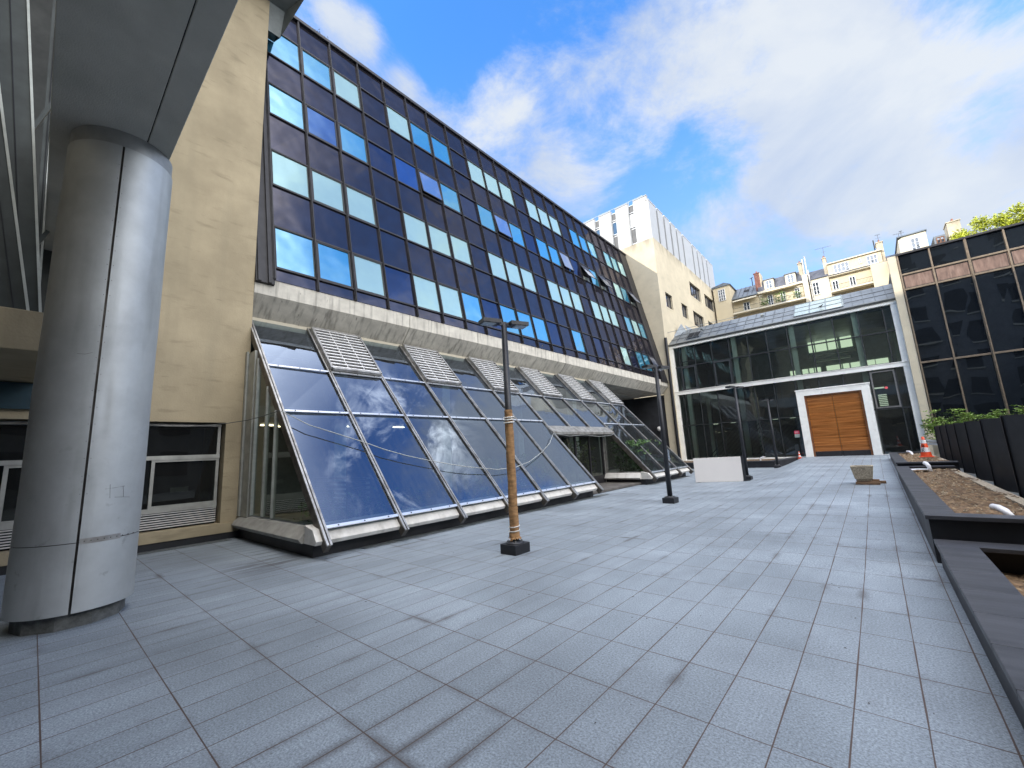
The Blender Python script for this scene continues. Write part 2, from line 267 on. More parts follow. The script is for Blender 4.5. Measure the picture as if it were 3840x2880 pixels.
def paver_mat():
    m = bpy.data.materials.new('granite_pavers'); m.use_nodes = True; t = m.node_tree; n = t.nodes; l = t.links; b = n['Principled BSDF']
    def M(op, a, c=0.0, clamp=False, d=None):
        x = n.new('ShaderNodeMath'); x.operation = op; x.use_clamp = clamp
        for i, v in enumerate((a, c) if d is None else (a, c, d)):
            if isinstance(v, (int, float)): x.inputs[i].default_value = v
            else: l.new(v, x.inputs[i])
        return x.outputs[0]
    co = n.new('ShaderNodeTexCoord'); sp = n.new('ShaderNodeSeparateXYZ'); l.new(co.outputs['Object'], sp.inputs[0])
    X, Y = sp.outputs[0], sp.outputs[1]
    # paving runs a touch irregular
    wob = n.new('ShaderNodeTexNoise'); wob.inputs['Scale'].default_value = .6; l.new(co.outputs['Object'], wob.inputs['Vector'])
    X = M('ADD', X, M('MULTIPLY', M('SUBTRACT', wob.outputs['Fac'], .5), .012))
    u = M('DIVIDE', M('ADD', X, .022), .3285)
    cu = M('FLOOR', u)
    grp = M('FLOOR', M('DIVIDE', M('ADD', cu, 1.0), 3.0))
    wn1 = n.new('ShaderNodeTexWhiteNoise'); wn1.noise_dimensions = '1D'; l.new(grp, wn1.inputs['W'])
    # columns near the planters and the foreground stay aligned, farther left groups shift by half a slab
    off = M('MULTIPLY', M('GREATER_THAN', wn1.outputs['Value'], .62), .5)
    off = M('MULTIPLY', off, M('GREATER_THAN', Y, 5.9))
    v = M('ADD', M('DIVIDE', M('SUBTRACT', Y, .185), .6535), off)
    cv = M('FLOOR', v)
    fu = M('FRACT', u); fv = M('FRACT', v)
    du = M('MULTIPLY', M('MINIMUM', fu, M('SUBTRACT', 1.0, fu)), .3285)
    dv = M('MULTIPLY', M('MINIMUM', fv, M('SUBTRACT', 1.0, fv)), .6535)
    dj = M('MINIMUM', du, dv)
    # joint width wanders
    jn = n.new('ShaderNodeTexNoise'); jn.inputs['Scale'].default_value = 1.7; jn.inputs['Detail'].default_value = 4; l.new(co.outputs['Object'], jn.inputs['Vector'])
    jw = M('MULTIPLY', jn.outputs['Fac'], .0085)
    joint = M('LESS_THAN', dj, jw)
    cid = n.new('ShaderNodeCombineXYZ'); l.new(cu, cid.inputs[0]); l.new(cv, cid.inputs[1])
    wt = n.new('ShaderNodeTexWhiteNoise'); wt.noise_dimensions = '3D'; l.new(cid.outputs[0], wt.inputs['Vector'])
    # base colours
    sl = n.new('ShaderNodeMixRGB'); l.new(wt.outputs['Value'], sl.inputs[0]); sl.inputs[1].default_value = (.228, .266, .302, 1); sl.inputs[2].default_value = (.262, .302, .342, 1)
    # granite speckle
    vo = n.new('ShaderNodeTexNoise'); vo.inputs['Scale'].default_value = 70; vo.inputs['Detail'].default_value = 3; vo.inputs['Roughness'].default_value = .75; l.new(co.outputs['Object'], vo.inputs['Vector'])
    spk = n.new('ShaderNodeMapRange'); l.new(vo.outputs['Fac'], spk.inputs[0]); spk.inputs[1].default_value = .33; spk.inputs[2].default_value = .67; spk.inputs[3].default_value = .55; spk.inputs[4].default_value = 1.45
    mu = n.new('ShaderNodeMixRGB'); mu.blend_type = 'MULTIPLY'; mu.inputs[0].default_value = 1; l.new(sl.outputs[0], mu.inputs[1]); l.new(spk.outputs[0], mu.inputs[2])
    # broad weathering, streaks along the laying direction on the far left
    mpb = n.new('ShaderNodeMapping'); mpb.inputs['Scale'].default_value = (2.6, .35, 1); l.new(co.outputs['Object'], mpb.inputs[0])
    st = n.new('ShaderNodeTexNoise'); st.inputs['Scale'].default_value = 2.2; st.inputs['Detail'].default_value = 8; st.inputs['Roughness'].default_value = .6; l.new(mpb.outputs[0], st.inputs['Vector'])
    lft = n.new('ShaderNodeMapRange'); l.new(X, lft.inputs[0]); lft.inputs[1].default_value = -1.5; lft.inputs[2].default_value = -5.0; lft.inputs[3].default_value = .18; lft.inputs[4].default_value = .50
    stv = n.new('ShaderNodeMapRange'); l.new(st.outputs['Fac'], stv.inputs[0]); stv.inputs[1].default_value = .40; stv.inputs[2].default_value = .68
    m2 = n.new('ShaderNodeMixRGB'); l.new(M('MULTIPLY', stv.outputs[0], lft.outputs[0]), m2.inputs[0]); l.new(mu.outputs[0], m2.inputs[1]); m2.inputs[2].default_value = (.165, .185, .21, 1)
    bw = n.new('ShaderNodeTexNoise'); bw.inputs['Scale'].default_value = .55; bw.inputs['Detail'].default_value = 6; l.new(co.outputs['Object'], bw.inputs['Vector'])
    bwv = n.new('ShaderNodeMapRange'); l.new(bw.outputs['Fac'], bwv.inputs[0]); bwv.inputs[1].default_value = .3; bwv.inputs[2].default_value = .7; bwv.inputs[3].default_value = .74; bwv.inputs[4].default_value = 1.18
    m3 = n.new('ShaderNodeMixRGB'); m3.blend_type = 'MULTIPLY'; m3.inputs[0].default_value = 1; l.new(m2.outputs[0], m3.inputs[1]); l.new(bwv.outputs[0], m3.inputs[2])
    # dirt stains that follow the joints in patches
    sn = n.new('ShaderNodeTexNoise'); sn.inputs['Scale'].default_value = 1.15; sn.inputs['Detail'].default_value = 5; l.new(co.outputs['Object'], sn.inputs['Vector'])
    pr = n.new('ShaderNodeMapRange'); l.new(dj, pr.inputs[0]); pr.inputs[1].default_value = .0; pr.inputs[2].default_value = .07; pr.inputs[3].default_value = 1; pr.inputs[4].default_value = 0
    def near(cx, cy, r):
        a = M('POWER', M('SUBTRACT', X, cx), 2.0); c = M('POWER', M('SUBTRACT', Y, cy), 2.0)
        dd = M('SQRT', M('ADD', a, c))
        z = n.new('ShaderNodeMapRange'); z.interpolation_type = 'SMOOTHSTEP'; l.new(dd, z.inputs[0]); z.inputs[1].default_value = 0; z.inputs[2].default_value = r; z.inputs[3].default_value = 1; z.inputs[4].default_value = 0
        return z.outputs[0]
    ssn = M('MULTIPLY', M('SUBTRACT', sn.outputs['Fac'], .565), 7.0, True)
    fore = M('MULTIPLY', near(-2.2, 1.5, 1.9), M('MULTIPLY', M('SUBTRACT', sn.outputs['Fac'], .40), 5.0, True))
    stain = M('MULTIPLY', pr.outputs[0], M('MAXIMUM', ssn, fore), True)
    m4 = n.new('ShaderNodeMixRGB'); l.new(M('MULTIPLY', stain, .74), m4.inputs[0]); l.new(m3.outputs[0], m4.inputs[1]); m4.inputs[2].default_value = (.05, .042, .04, 1)
    fs = n.new('ShaderNodeTexNoise'); fs.inputs['Scale'].default_value = 2.6; fs.inputs['Detail'].default_value = 9; fs.inputs['Roughness'].default_value = .7; l.new(co.outputs['Object'], fs.inputs['Vector'])
    fsv = n.new('ShaderNodeMapRange'); l.new(fs.outputs['Fac'], fsv.inputs[0]); fsv.inputs[1].default_value = .60; fsv.inputs[2].default_value = .74; fsv.inputs[4].default_value = .45
    m4b = n.new('ShaderNodeMixRGB'); l.new(fsv.outputs[0], m4b.inputs[0]); l.new(m4.outputs[0], m4b.inputs[1]); m4b.inputs[2].default_value = (.12, .12, .13, 1); m4 = m4b
    # wet runs by the glasshouse corner
    wmask = M('MULTIPLY', near(-8.15, 2.80, 1.0), M('MULTIPLY', M('SUBTRACT', st.outputs['Fac'], .42), 9.0, True), True)
    m5 = n.new('ShaderNodeMixRGB'); l.new(M('MULTIPLY', wmask, .85), m5.inputs[0]); l.new(m4.outputs[0], m5.inputs[1]); m5.inputs[2].default_value = (.06, .06, .065, 1)
    m6 = n.new('ShaderNodeMixRGB'); l.new(joint, m6.inputs[0]); l.new(m5.outputs[0], m6.inputs[1]); m6.inputs[2].default_value = (.085, .058, .048, 1)
    l.new(m6.outputs[0], b.inputs['Base Color']); b.inputs['Roughness'].default_value = .62; b.inputs['Specular IOR Level'].default_value = .35
    bp = n.new('ShaderNodeBump'); bp.inputs['Strength'].default_value = .5; bp.inputs['Distance'].default_value = .004
    h = M('SUBTRACT', M('MULTIPLY', vo.outputs['Fac'], .35), joint); l.new(h, bp.inputs['Height']); l.new(bp.outputs[0], b.inputs['Normal'])
    MC['pavers'] = m; return m
pavers = paver_mat()

# ------------------------------------------------------------------ mesh helpers
class MB:
    def __init__(s): s.v = []; s.f = []
    def add(s, vs, fs):
        o = len(s.v); s.v += [tuple(v) for v in vs]; s.f += [tuple(i+o for i in f) for f in fs]; return s
    def box(s, x0, x1, y0, y1, z0, z1):
        return s.add([(x0,y0,z0),(x1,y0,z0),(x1,y1,z0),(x0,y1,z0),(x0,y0,z1),(x1,y0,z1),(x1,y1,z1),(x0,y1,z1)],
                     [(0,3,2,1),(4,5,6,7),(0,1,5,4),(1,2,6,5),(2,3,7,6),(3,0,4,7)])
    def obox(s, F, a, b, c):                    # F maps (a,b,c) to a point; a,b,c are ranges
        vs = [F(a[i], b[j], c[k]) for k in (0, 1) for j in (0, 1) for i in (0, 1)]
        return s.add(vs, [(0,2,3,1),(4,5,7,6),(0,1,5,4),(1,3,7,5),(3,2,6,7),(2,0,4,6)])
    def quad(s, *p): return s.add(p, [tuple(range(len(p)))])
    def prism(s, poly, f0, f1):                 # f0/f1 map a 2-D point to each end
        n = len(poly); vs = [f0(*p) for p in poly] + [f1(*p) for p in poly]
        return s.add(vs, [tuple(range(n-1, -1, -1)), tuple(range(n, 2*n))] + [(i, (i+1) % n, (i+1) % n+n, i+n) for i in range(n)])
    def bar(s, p0, p1, w, h=None, up=(0, 0, 1)):
        h = h or w; p0 = Vector(p0); p1 = Vector(p1); d = (p1-p0).normalized(); up = Vector(up)
        if abs(d.dot(up)) > .98: up = Vector((0, 1, 0))
        a = d.cross(up).normalized()*w/2; b_ = a.cross(d).normalized()*h/2
        vs = [p+i*a+j*b_ for p in (p0, p1) for i, j in ((-1,-1),(1,-1),(1,1),(-1,1))]
        return s.add(vs, [(0,1,2,3),(7,6,5,4),(0,4,5,1),(1,5,6,2),(2,6,7,3),(3,7,4,0)])
    def cyl(s, p0, p1, r0, r1=None, n=12, caps=True):
        r1 = r0 if r1 is None else r1; p0 = Vector(p0); p1 = Vector(p1); d = (p1-p0).normalized()
        up = Vector((0, 0, 1)) if abs(d.z) < .9 else Vector((1, 0, 0)); a = d.cross(up).normalized(); b_ = d.cross(a)
        vs = [p+r*(math.cos(t)*a+math.sin(t)*b_) for p, r in ((p0, r0), (p1, r1)) for t in [2*math.pi*i/n for i in range(n)]]
        fs = [(i, (i+1) % n, (i+1) % n+n, i+n) for i in range(n)]
        if caps: fs += [tuple(range(n-1, -1, -1)), tuple(range(n, 2*n))]
        return s.add(vs, fs)
    def tube(s, pts, r, n=6):
        pts = [Vector(p) for p in pts]; rings = []
        for i, p in enumerate(pts):
            d = (pts[min(i+1, len(pts)-1)]-pts[max(i-1, 0)]).normalized(); up = Vector((0, 0, 1)) if abs(d.z) < .9 else Vector((1, 0, 0))
            a = d.cross(up).normalized(); b_ = d.cross(a); rings.append([p+r*(math.cos(t)*a+math.sin(t)*b_) for t in [2*math.pi*k/n for k in range(n)]])
        vs = [v for g_ in rings for v in g_]; fs = [(i*n+k, i*n+(k+1) % n, (i+1)*n+(k+1) % n, (i+1)*n+k) for i in range(len(pts)-1) for k in range(n)]
        return s.add(vs, fs+[tuple(range(n)), tuple(range((len(pts)-1)*n, len(pts)*n))])
    def lathe(s, prof, c, n=24, a0=0, a1=2*math.pi):
        full = abs(a1-a0-2*math.pi) < 1e-6; k = n if full else n+1
        vs = [(c[0]+r*math.cos(a0+(a1-a0)*i/n), c[1]+r*math.sin(a0+(a1-a0)*i/n), c[2]+z) for r, z in prof for i in range(k)]
        fs = [(j*k+i, j*k+(i+1) % k, (j+1)*k+(i+1) % k, (j+1)*k+i) for j in range(len(prof)-1) for i in range(n if not full else k)]
        return s.add(vs, fs)
    def leaf(s, p, d, l, w):
        p = Vector(p); d = Vector(d).normalized(); sd_ = d.cross(Vector((random.uniform(-1,1), random.uniform(-1,1), random.uniform(-.2,1)))).normalized()*w/2
        return s.add([p, p+d*l*.5+sd_, p+d*l, p+d*l*.5-sd_], [(0,1,2,3)])
    def build(s, name, m, parent=None, smooth=False, **props):
        me = bpy.data.meshes.new(name); me.from_pydata(s.v, [], s.f); me.materials.append(m); me.update()
        o = bpy.data.objects.new(name, me); S.collection.objects.link(o)
        if smooth:
            for p in me.polygons: p.use_smooth = True
        if parent is not None:
            o.parent = parent; o.matrix_parent_inverse = Matrix.Translation(-parent.location)
        for k, v in props.items(): o[k] = v
        return o
def each(mb, name, m, parent, n=8):
    """one part per n vertices of a mesh buffer (so that pillars, lamps, panels are parts of their own)"""
    for k in range(0, len(mb.v), n):
        p = MB(); p.v = mb.v[k:k+n]; p.f = [tuple(i-k for i in f) for f in mb.f if k <= f[0] < k+n]; p.build(name, m, parent)
def fixn(o):
    import bmesh
    b = bmesh.new(); b.from_mesh(o.data); bmesh.ops.recalc_face_normals(b, faces=b.faces); b.to_mesh(o.data); b.free(); return o
def bev(o, w=.01, seg=2):
    md = o.modifiers.new('bevel', 'BEVEL'); md.width = w; md.segments = seg; md.limit_method = 'ANGLE'; return o
def thing(name, loc, label, cat, group=None):
    o = bpy.data.objects.new(name, None); S.collection.objects.link(o); o.location = loc; o.empty_display_size = .3
    o['label'] = label; o['category'] = cat
    if group: o['group'] = group
    return o
def tag(o, label, cat, group=None):
    o['label'] = label; o['category'] = cat
    if group: o['group'] = group
    return o
def copy_thing(src, loc, rz, label):
    """a thing with copies of its parts and sub-parts; meshes are shared"""
    r = src.copy(); S.collection.objects.link(r); r.location = loc; r.rotation_euler = (0, 0, rz); r['label'] = label
    kids = [o for o in S.collection.objects if o.parent == src]
    for k in kids:
        c = k.copy(); S.collection.objects.link(c); c.parent = r; c.matrix_parent_inverse = k.matrix_parent_inverse.copy()
        for k2 in [o for o in S.collection.objects if o.parent == k]:
            d = k2.copy(); S.collection.objects.link(d); d.parent = c; d.matrix_parent_inverse = k2.matrix_parent_inverse.copy()
    return r
def sstep(t): t = max(0, min(1, t)); return t*t*(3-2*t)
def gz(x, y):
    """ground height: level by the glasshouse, rising gently towards the hall on the right"""
    r = 0
    for (a, za), (b, zb) in zip([(6.5,0),(18,.27),(28,.42),(60,.42)], [(18,.27),(28,.42),(60,.42),(99,.42)]):
        if a <= y <= b: r = za+(zb-za)*(y-a)/(b-a)
    wd = 4.6-3.5*max(0, min(1, (y-8)/24)); return r*sstep((x+4.75)/wd)

# ------------------------------------------------------------------ ground
g = MB(); xs = [-12.2+.4*i for i in range(32)]+[.6]; ys = [-6+.5*i for i in range(81)]
for y in ys:
    for x in xs: g.v.append((x, y, gz(x, y)))
nx = len(xs)
for j in range(len(ys)-1):
    for i in range(nx-1): a = j*nx+i; g.f.append((a, a+1, a+nx+1, a+nx))
o = g.build('courtyard_paving', pavers, smooth=True); o['kind'] = 'structure'
g = MB(); g.add([(-300,-300,-.06),(300,-300,-.06),(300,400,-.06),(-300,400,-.06)], [(0,1,2,3)])
g.build('ground', grey_pave)['kind'] = 'structure'
g = MB(); g.box(1.58, 14, 7.46, 33.2, -.05, .24); g.box(2.6, 14, 1, 7.45, -.05, .2); g.build('side_pavement', grey_pave)['kind'] = 'structure'

# ------------------------------------------------------------------ glazed office building with leaning curtain wall
SL = .21; CN = Vector((1, 0, SL)).normalized()
def F(y, z, off): return (-12-SL*(z-6.77)+off*CN.x, y, z+off*CN.z)
B = thing('glazed_office_building', (-13, 18, 0), 'long dark glass office building leaning back above a stained concrete ledge', 'office building')
m = MB(); m.prism([(-12.06,6.6),(-14.6,18.62),(-30,18.62),(-30,5.8),(-12.6,5.8)], lambda x,z: (x,3.5,z), lambda x,z: (x,33.05,z)); fixn(m.build('building_body', dark, B))
MU = [3.95+1.2055*k for k in range(24)]                # mullion positions, k=0..23
ROWS = [(15.78,17.17),(12.98,14.34),(10.10,11.46),(7.17,8.58)]
ZT = [6.77, 7.17, 8.58, 10.10, 11.46, 12.98, 14.34, 15.78, 17.17, 18.6]
m = MB(); mb2 = MB()
def iswin(k, r): 
    if k % 4 == 3 or k > 22: return False
    return (k, r) not in {(14,3),(16,3),(17,3),(12,3),(4,3) if 0 else (99,9)}
for i in range(9):
    z0, z1 = ZT[i], ZT[i+1]; r = {7:0,5:1,3:2,1:3}.get(i)
    if r is None:                                       # full band of dark glass between the window rows
        m = MB()
        for k in range(24):
            w0, w1 = random.uniform(-.005,.005), random.uniform(-.005,.005); m.v += [F(MU[k], z0, .02+w0), F(MU[k], z1, .02+w1)]
            if k: m.f.append((2*k-2, 2*k, 2*k+1, 2*k-1))
        m.build('spandrel_band', spand, B); continue
    for k in range(23):
        if iswin(k, r): continue
        t = [random.uniform(-.006, .006) for _ in range(4)]; y0, y1 = MU[k], MU[k+1]; m = MB()
        m.quad(F(y0,z0,.02+t[0]), F(y1,z0,.02+t[1]), F(y1,z1,.02+t[2]), F(y0,z1,.02+t[3])); m.build('spandrel_panel', spandb if (k+i) % 4 == 0 else spand, B)
m = MB()
for k in range(24): m.obox(F, (MU[k]-.035, MU[k]+.035), (6.77, 18.55), (.015, .085)); m.obox(F, (MU[k]-.012, MU[k]+.012), (6.77, 18.55), (.085, .115))
each(m, 'mullion', framed, B, 16)
m = MB()
for z in ZT[1:-1]: m.obox(F, (3.95, 31.7), (z-.028, z+.028), (.012, .07))
each(m, 'facade_transom', framed, B)
m = MB(); m.obox(F, (31.72, 33.05), (6.6, 18.55), (-.05, .05)); m.build('end_cladding', framed, B); m = MB(); m.obox(F, (3.48, 3.95), (6.6, 18.55), (-.05, .06)); m.obox(F, (3.52, 3.60), (6.6, 18.5), (.06, .12)); m.obox(F,(3.78,3.86),(6.6,18.5),(.06,.12))
m.build('end_cladding', framed, B)
m = MB(); m.obox(F, (3.45, 33.1), (18.5, 18.68), (-.1, .13)); bev(m.build('roof_edge', framed, B), .02)
tilt = {(5,1):.10, (9,1):.10, (14,1):.14, (16,1):.42, (18,1):.42, (22,1):.45, (13,0):.0, (22,3):.30, (15,3):0}
for r, (z0, z1) in enumerate(ROWS):
    for k in range(23):
        if not iswin(k, r): continue
        y0, y1 = MU[k]+.05, MU[k+1]-.05; thick = .05 if k % 4 != 0 else .022
        fr = MB()
        for a, b_ in (((y0, y1), (z0+.02, z0+.02+thick)), ((y0, y1), (z1-.02-thick, z1-.02)), ((y0, y0+thick), (z0+.02+thick, z1-.02-thick)), ((y1-thick, y1), (z0+.02+thick, z1-.02-thick))):
            fr.obox(F, a, b_, (.02, .06))
        w = fr.build('window', framed, B)
        tl = tilt.get((k, r), 0)
        rnd = random.Random(k*31+r*7).random()
        if r == 2: mt = wmint
        elif r == 3: mt = wmint if (k < 7 and k not in (6, 0, 1)) or k in (16, 17, 18) else wblue
        elif r == 1: mt = wblue if k not in (1, 4) else wdeep
        else: mt = wmint if k in (2, 4, 8, 9, 10, 12, 13, 14) else wblue
        if k > 18 and r < 3: mt = wmint if rnd > .4 else wblue
        e = [random.uniform(-.004, .004) for _ in range(3)]
        pm = MB()
        if not tl:
            pm.quad(F(y0+thick,z0+.02+thick,.035+e[0]), F(y1-thick,z0+.02+thick,.035+e[1]), F(y1-thick,z1-.02-thick,.035+e[2]), F(y0+thick,z1-.02-thick,.035))
            pm.build('pane', mt, w)
        else:
            zt, zb_ = z1-.08, z0+.06; T = lambda y, z, o_: F(y, z, o_+.05+tl*(zt-z)/(zt-zb_))
            pm.obox(T, (y0+.05, y1-.05), (zb_+.05, zt-.05), (.0, .01)); pm.build('pane', wopen, w)
            sm = MB()
            for a, b_ in (((y0, y1), (zb_, zb_+.05)), ((y0, y1), (zt-.05, zt)), ((y0, y0+.05), (zb_, zt)), ((y1-.05, y1), (zb_, zt))): sm.obox(T, a, b_, (-.012, .022))
            sm.build('open_sash', framed, w)
            dm = MB(); dm.quad(F(y0,z0+.03,.022), F(y1,z0+.03,.022), F(y1,z1-.03,.022), F(y0,z1-.03,.022)); dm.build('opening', wdeep if tl < .2 else dark, w)
            if tl > .2:
                am = MB(); am.quad(F(y0+.1,z0+.05,.026), F(y1-.2,z0+.05,.026), F(y1-.2,z0+.38,.026), F(y0+.1,z0+.3,.026)); am.build('blind', lgreen, w)
# concrete ledge in lengths with open joints
led = MB(); js = [3.47, 8.45, 13.45, 18.45, 23.45, 28.4, 33.3]
for a, b_ in zip(js[:-1], js[1:]):
    led.prism([(-12.0,6.77),(-12.0,6.30),(-12.50,5.76),(-14.5,5.76),(-14.5,6.77)], lambda x,z: (x,a+.012,z), lambda x,z: (x,b_-.012,z))
each(led, 'concrete_ledge', conc, B, 10)
for o_ in S.collection.objects:
    if o_.name.startswith('concrete_ledge'): fixn(o_)
m = MB(); m.box(-14.4, -12.05, 3.5, 33.2, 6.40, 6.7); m.box(-14.4,-12.56,3.5,33.2,5.78,6.4); m.build('joint_filler', dark, B)
m = MB(); m.box(-12.62, -12.47, 3.5, 22.6, 5.52, 5.75); m.build('fascia_strip', cream2, B)
m = MB(); m.box(-16.5, -14.5, 3.5, 33.2, 5.72, 5.8); m.build('undercroft_soffit', soff, B)
m = MB(); m.box(-16.7, -16.5, 3.5, 33.2, 0, 5.8); m.box(-16.5, -12.45, 33.2, 33.34, 0, 5.7); m.build('undercroft_wall', dark, B)
# weed on the roof edge
wd = MB()
for i in range(60): wd.leaf((-14.62+random.uniform(-.1,.1), 6.0+random.gauss(0,.16), 18.68+random.random()*.35), (random.uniform(-1,1), random.uniform(-1,1), random.uniform(.1,1)), .12, .03)
tag(wd.build('roof_weed', mat('weed_leaf', (.13,.11,.05), .8, var=.4, scale=20)), 'small reddish weed growing on the roof edge of the dark glass building', 'weed')

# ------------------------------------------------------------------ sloped glasshouse
G0 = Vector((-7.60, 0, .43)); G1 = Vector((-12.42, 0, 5.70)); GU = (G1-G0); GL = GU.length; GU.normalize(); GN = Vector((-GU.z*-1, 0, GU.x*-1))
def G(y, t, off): p = G0+GU*t+GN*off; return (p.x, y, p.z)
def tz(z): return (z-.43)/(5.70-.43)*GL
H = thing('sloped_glasshouse', (-10, 13, 0), 'sloped glasshouse with metal louvres along the foot of the dark building', 'glasshouse')
RY = [3.50, 5.08, 6.68, 8.28, 9.88, 11.47, 13.07, 14.67, 16.27, 17.87, 19.42, 21.0, 22.6]
m = MB()
for a, b_ in ((3.42, 13.2), (17.75, 22.75)): m.box(-8.02, -7.86, a, b_, 0, .25)
m.box(-12.0, -8.02, 3.42, 3.6, 0, .25); m.box(-9.9, -8.02, 17.75, 17.9, 0, .27); m.box(-12, -8.02, 13.05, 13.2, 0, .25); m.box(-12, -8.02, 22.6, 22.75, 0, .25)
m.build('plinth', black, H)
def sill(a, b_, mt):
    s = MB(); s.prism([(-8.05,.24),(-7.60,.24),(-7.56,.31),(-7.72,.50),(-8.05,.56)], lambda x,z: (x,a,z), lambda x,z: (x,b_,z)); return bev(fixn(s.build('sill', mt, H)), .008)
for a, b_ in zip([3.34,5.09,6.69,8.29,9.89,11.48], [5.07,6.67,8.27,9.87,11.46,13.25]): sill(a, b_, coping)
for a, b_ in zip([17.7,19.44,21.01], [19.42,20.99,22.8]): sill(a, b_, coping)
s = MB(); s.prism([(3.30,.24),(3.24,.32),(3.42,.50),(3.60,.55),(3.6,.24)], lambda y,z: (-12.0,y,z), lambda y,z: (-8.06,y,z)); bev(fixn(s.build('sill', copdark, H, label='weathered grey side sill')), .008)
s = MB(); s.prism([(17.62,.24),(17.58,.30),(17.72,.50),(17.9,.52),(17.9,.24)], lambda y,z: (-9.95,y,z), lambda y,z: (-8.06,y,z)); bev(fixn(s.build('sill', coping, H)), .008)
for i, y in enumerate(RY):
    lo = -.28 if i not in (7, 8) else tz(2.62)
    r = MB(); r.obox(G, (y-.045, y+.045), (lo, GL-.05), (-.16, .02)); r.build('rafter', aludark, H)
    c = MB(); c.obox(G, (y-.05, y-.012), (lo-.0, GL-.05), (.02, .05)); c.obox(G, (y+.012, y+.05), (lo-.0, GL-.05), (.02, .05)); c.build('rafter_cap', alu, H)
for i in range(12):
    y0, y1 = RY[i]+.05, RY[i+1]-.05
    rec = i in (6, 7, 8); zb = tz(2.62) if rec else .0
    tr = MB()
    for z in ((4.08,) if rec else (4.08, 2.83, .50)):
        tr.obox(G, (y0, y1), (tz(z)-.03, tz(z)+.03), (.02, .045))
    each(tr, 'transom', alubright, H)
    sc = MB()
    for z in ((4.08,) if rec else (4.08, 2.83, .50)):
        for q_ in (.15, .5, .85): sc.obox(G, (y0+(y1-y0)*q_-.012, y0+(y1-y0)*q_+.012), (tz(z)-.012, tz(z)+.012), (.045, .052))
    sc.build('bolts', framed, H)
    spans = [(tz(2.62), tz(4.08)), (tz(4.08), GL-.1)] if rec else [(tz(.47), tz(2.83)), (tz(2.83), tz(4.08)), (tz(4.08), GL-.1)]
    for a, b_ in spans:
        e = [random.uniform(-.012, .012) for _ in range(4)]
        p = MB(); p.quad(G(y0,a,e[0]), G(y1,a,e[1]), G(y1,b_,e[2]), G(y0,b_,e[3])); p.build('pane', ghg, H)
    if i % 2 == 1 or False:                           # projecting louvre boxes at the top
        lv = MB(); t0, t1 = tz(4.16), GL-.12; nl = 13
        for q_ in range(nl):
            t = t0+.06+(t1-t0-.1)*q_/(nl-1); a = G(y0+.02, t, .10); b2 = G(y1-.02, t, .10)
            lv.obox(G, (y0+.03, y1-.03), (t-.030, t+.014), (.115, .128)); lv.obox(G, (y0+.03, y1-.03), (t-.030, t-.022), (.08, .115))
        lv.obox(G, (y0+.5, y0+.52), (t0, t1), (.07, .115)); lv.obox(G, (y1-.5, y1-.48), (t0, t1), (.07, .115))
        lw = lv.build('louvre', louv, H)
        fb = MB(); fb.obox(G, (y0-.03, y0+.03), (t0-.03, t1), (.05, .15)); fb.obox(G, (y1-.03, y1+.03), (t0-.03, t1), (.05, .15)); fb.obox(G, (y0+.03, y1-.03), (t0-.06, t0), (.05, .14)); fb.obox(G,(y0+.03,y1-.03),(t1-.02,t1+.05),(.05,.14))
        fb.build('louvre_frame', alu, lw)
        bk = MB(); bk.obox(G, (y0+.03, y1-.03), (t0, t1), (.055, .065)); bk.build('louvre_backing', dark, lw)
# gable at the near end (y 3.47) : side glass with mullions
def gable(y, x_back, mt, n='gable_glass'):
    zat = lambda x: .43+(x+7.6)/(-12.42+7.6)*(5.70-.43)
    g_ = MB(); g_.add([(x_back,y,.55),(-7.9,y,.55),(-7.9,y,.70),(x_back,y,zat(x_back)-.12)], [(0,1,2,3)]); g_.build(n, mt, H)
gable(3.47, -11.2, ghs)
gm = MB()
for x, w in ((-11.30,.09),(-10.55,.05),(-9.98,.035)):
    z1_ = .43+(x+7.6)/(-4.82)*5.27-.15; gm.box(x-w/2, x+w/2, 3.42, 3.50, .55, z1_)
gm.box(-11.98, -11.40, 3.40, 3.52, .50, 4.55); gm.box(-11.98, -11.86, 3.36, 3.40, .5, 4.6); gm.build('gable_mullions', mat('pale_grey_frame', (.40,.41,.38), .5, metal=.4), H)
gable(17.87, -9.75, ghs); gm = MB(); gm.box(-9.92, -9.72, 17.78, 17.92, .27, 2.5); gm.box(-9.72, -8.1, 17.84, 17.90, .50, .56); gm.box(-9.85,-9.78,17.7,17.78,.05,2.45); gm.build('gable_mullions', alu, H)
gable(22.62, -12.2, ghs); gable(13.07, -9.85, ghs)
# entrance recess
c = MB(); c.prism([(-9.62,2.66),(-9.28,2.40),(-9.28,2.30),(-9.40,2.26),(-9.75,2.50)], lambda x,z: (x,13.0,z), lambda x,z: (x,17.95,z)); fixn(c.build('entrance_canopy', alu, H))
d = MB(); d.box(-9.88, -9.80, 13.15, 17.75, 2.22, 2.34)
for y in (13.2, 14.25, 15.35, 16.5, 17.66): d.box(-9.88, -9.80, y-.05, y+.05, 0, 2.22)
d.box(-9.87, -9.81, 16.55, 17.6, 0, .45); dr = d.build('entrance_door', framed, H)
p = MB(); p.quad((-9.84,13.2,.05),(-9.84,17.6,.05),(-9.84,17.6,2.22),(-9.84,13.2,2.22)); p.build('door_glass', ghs, dr)
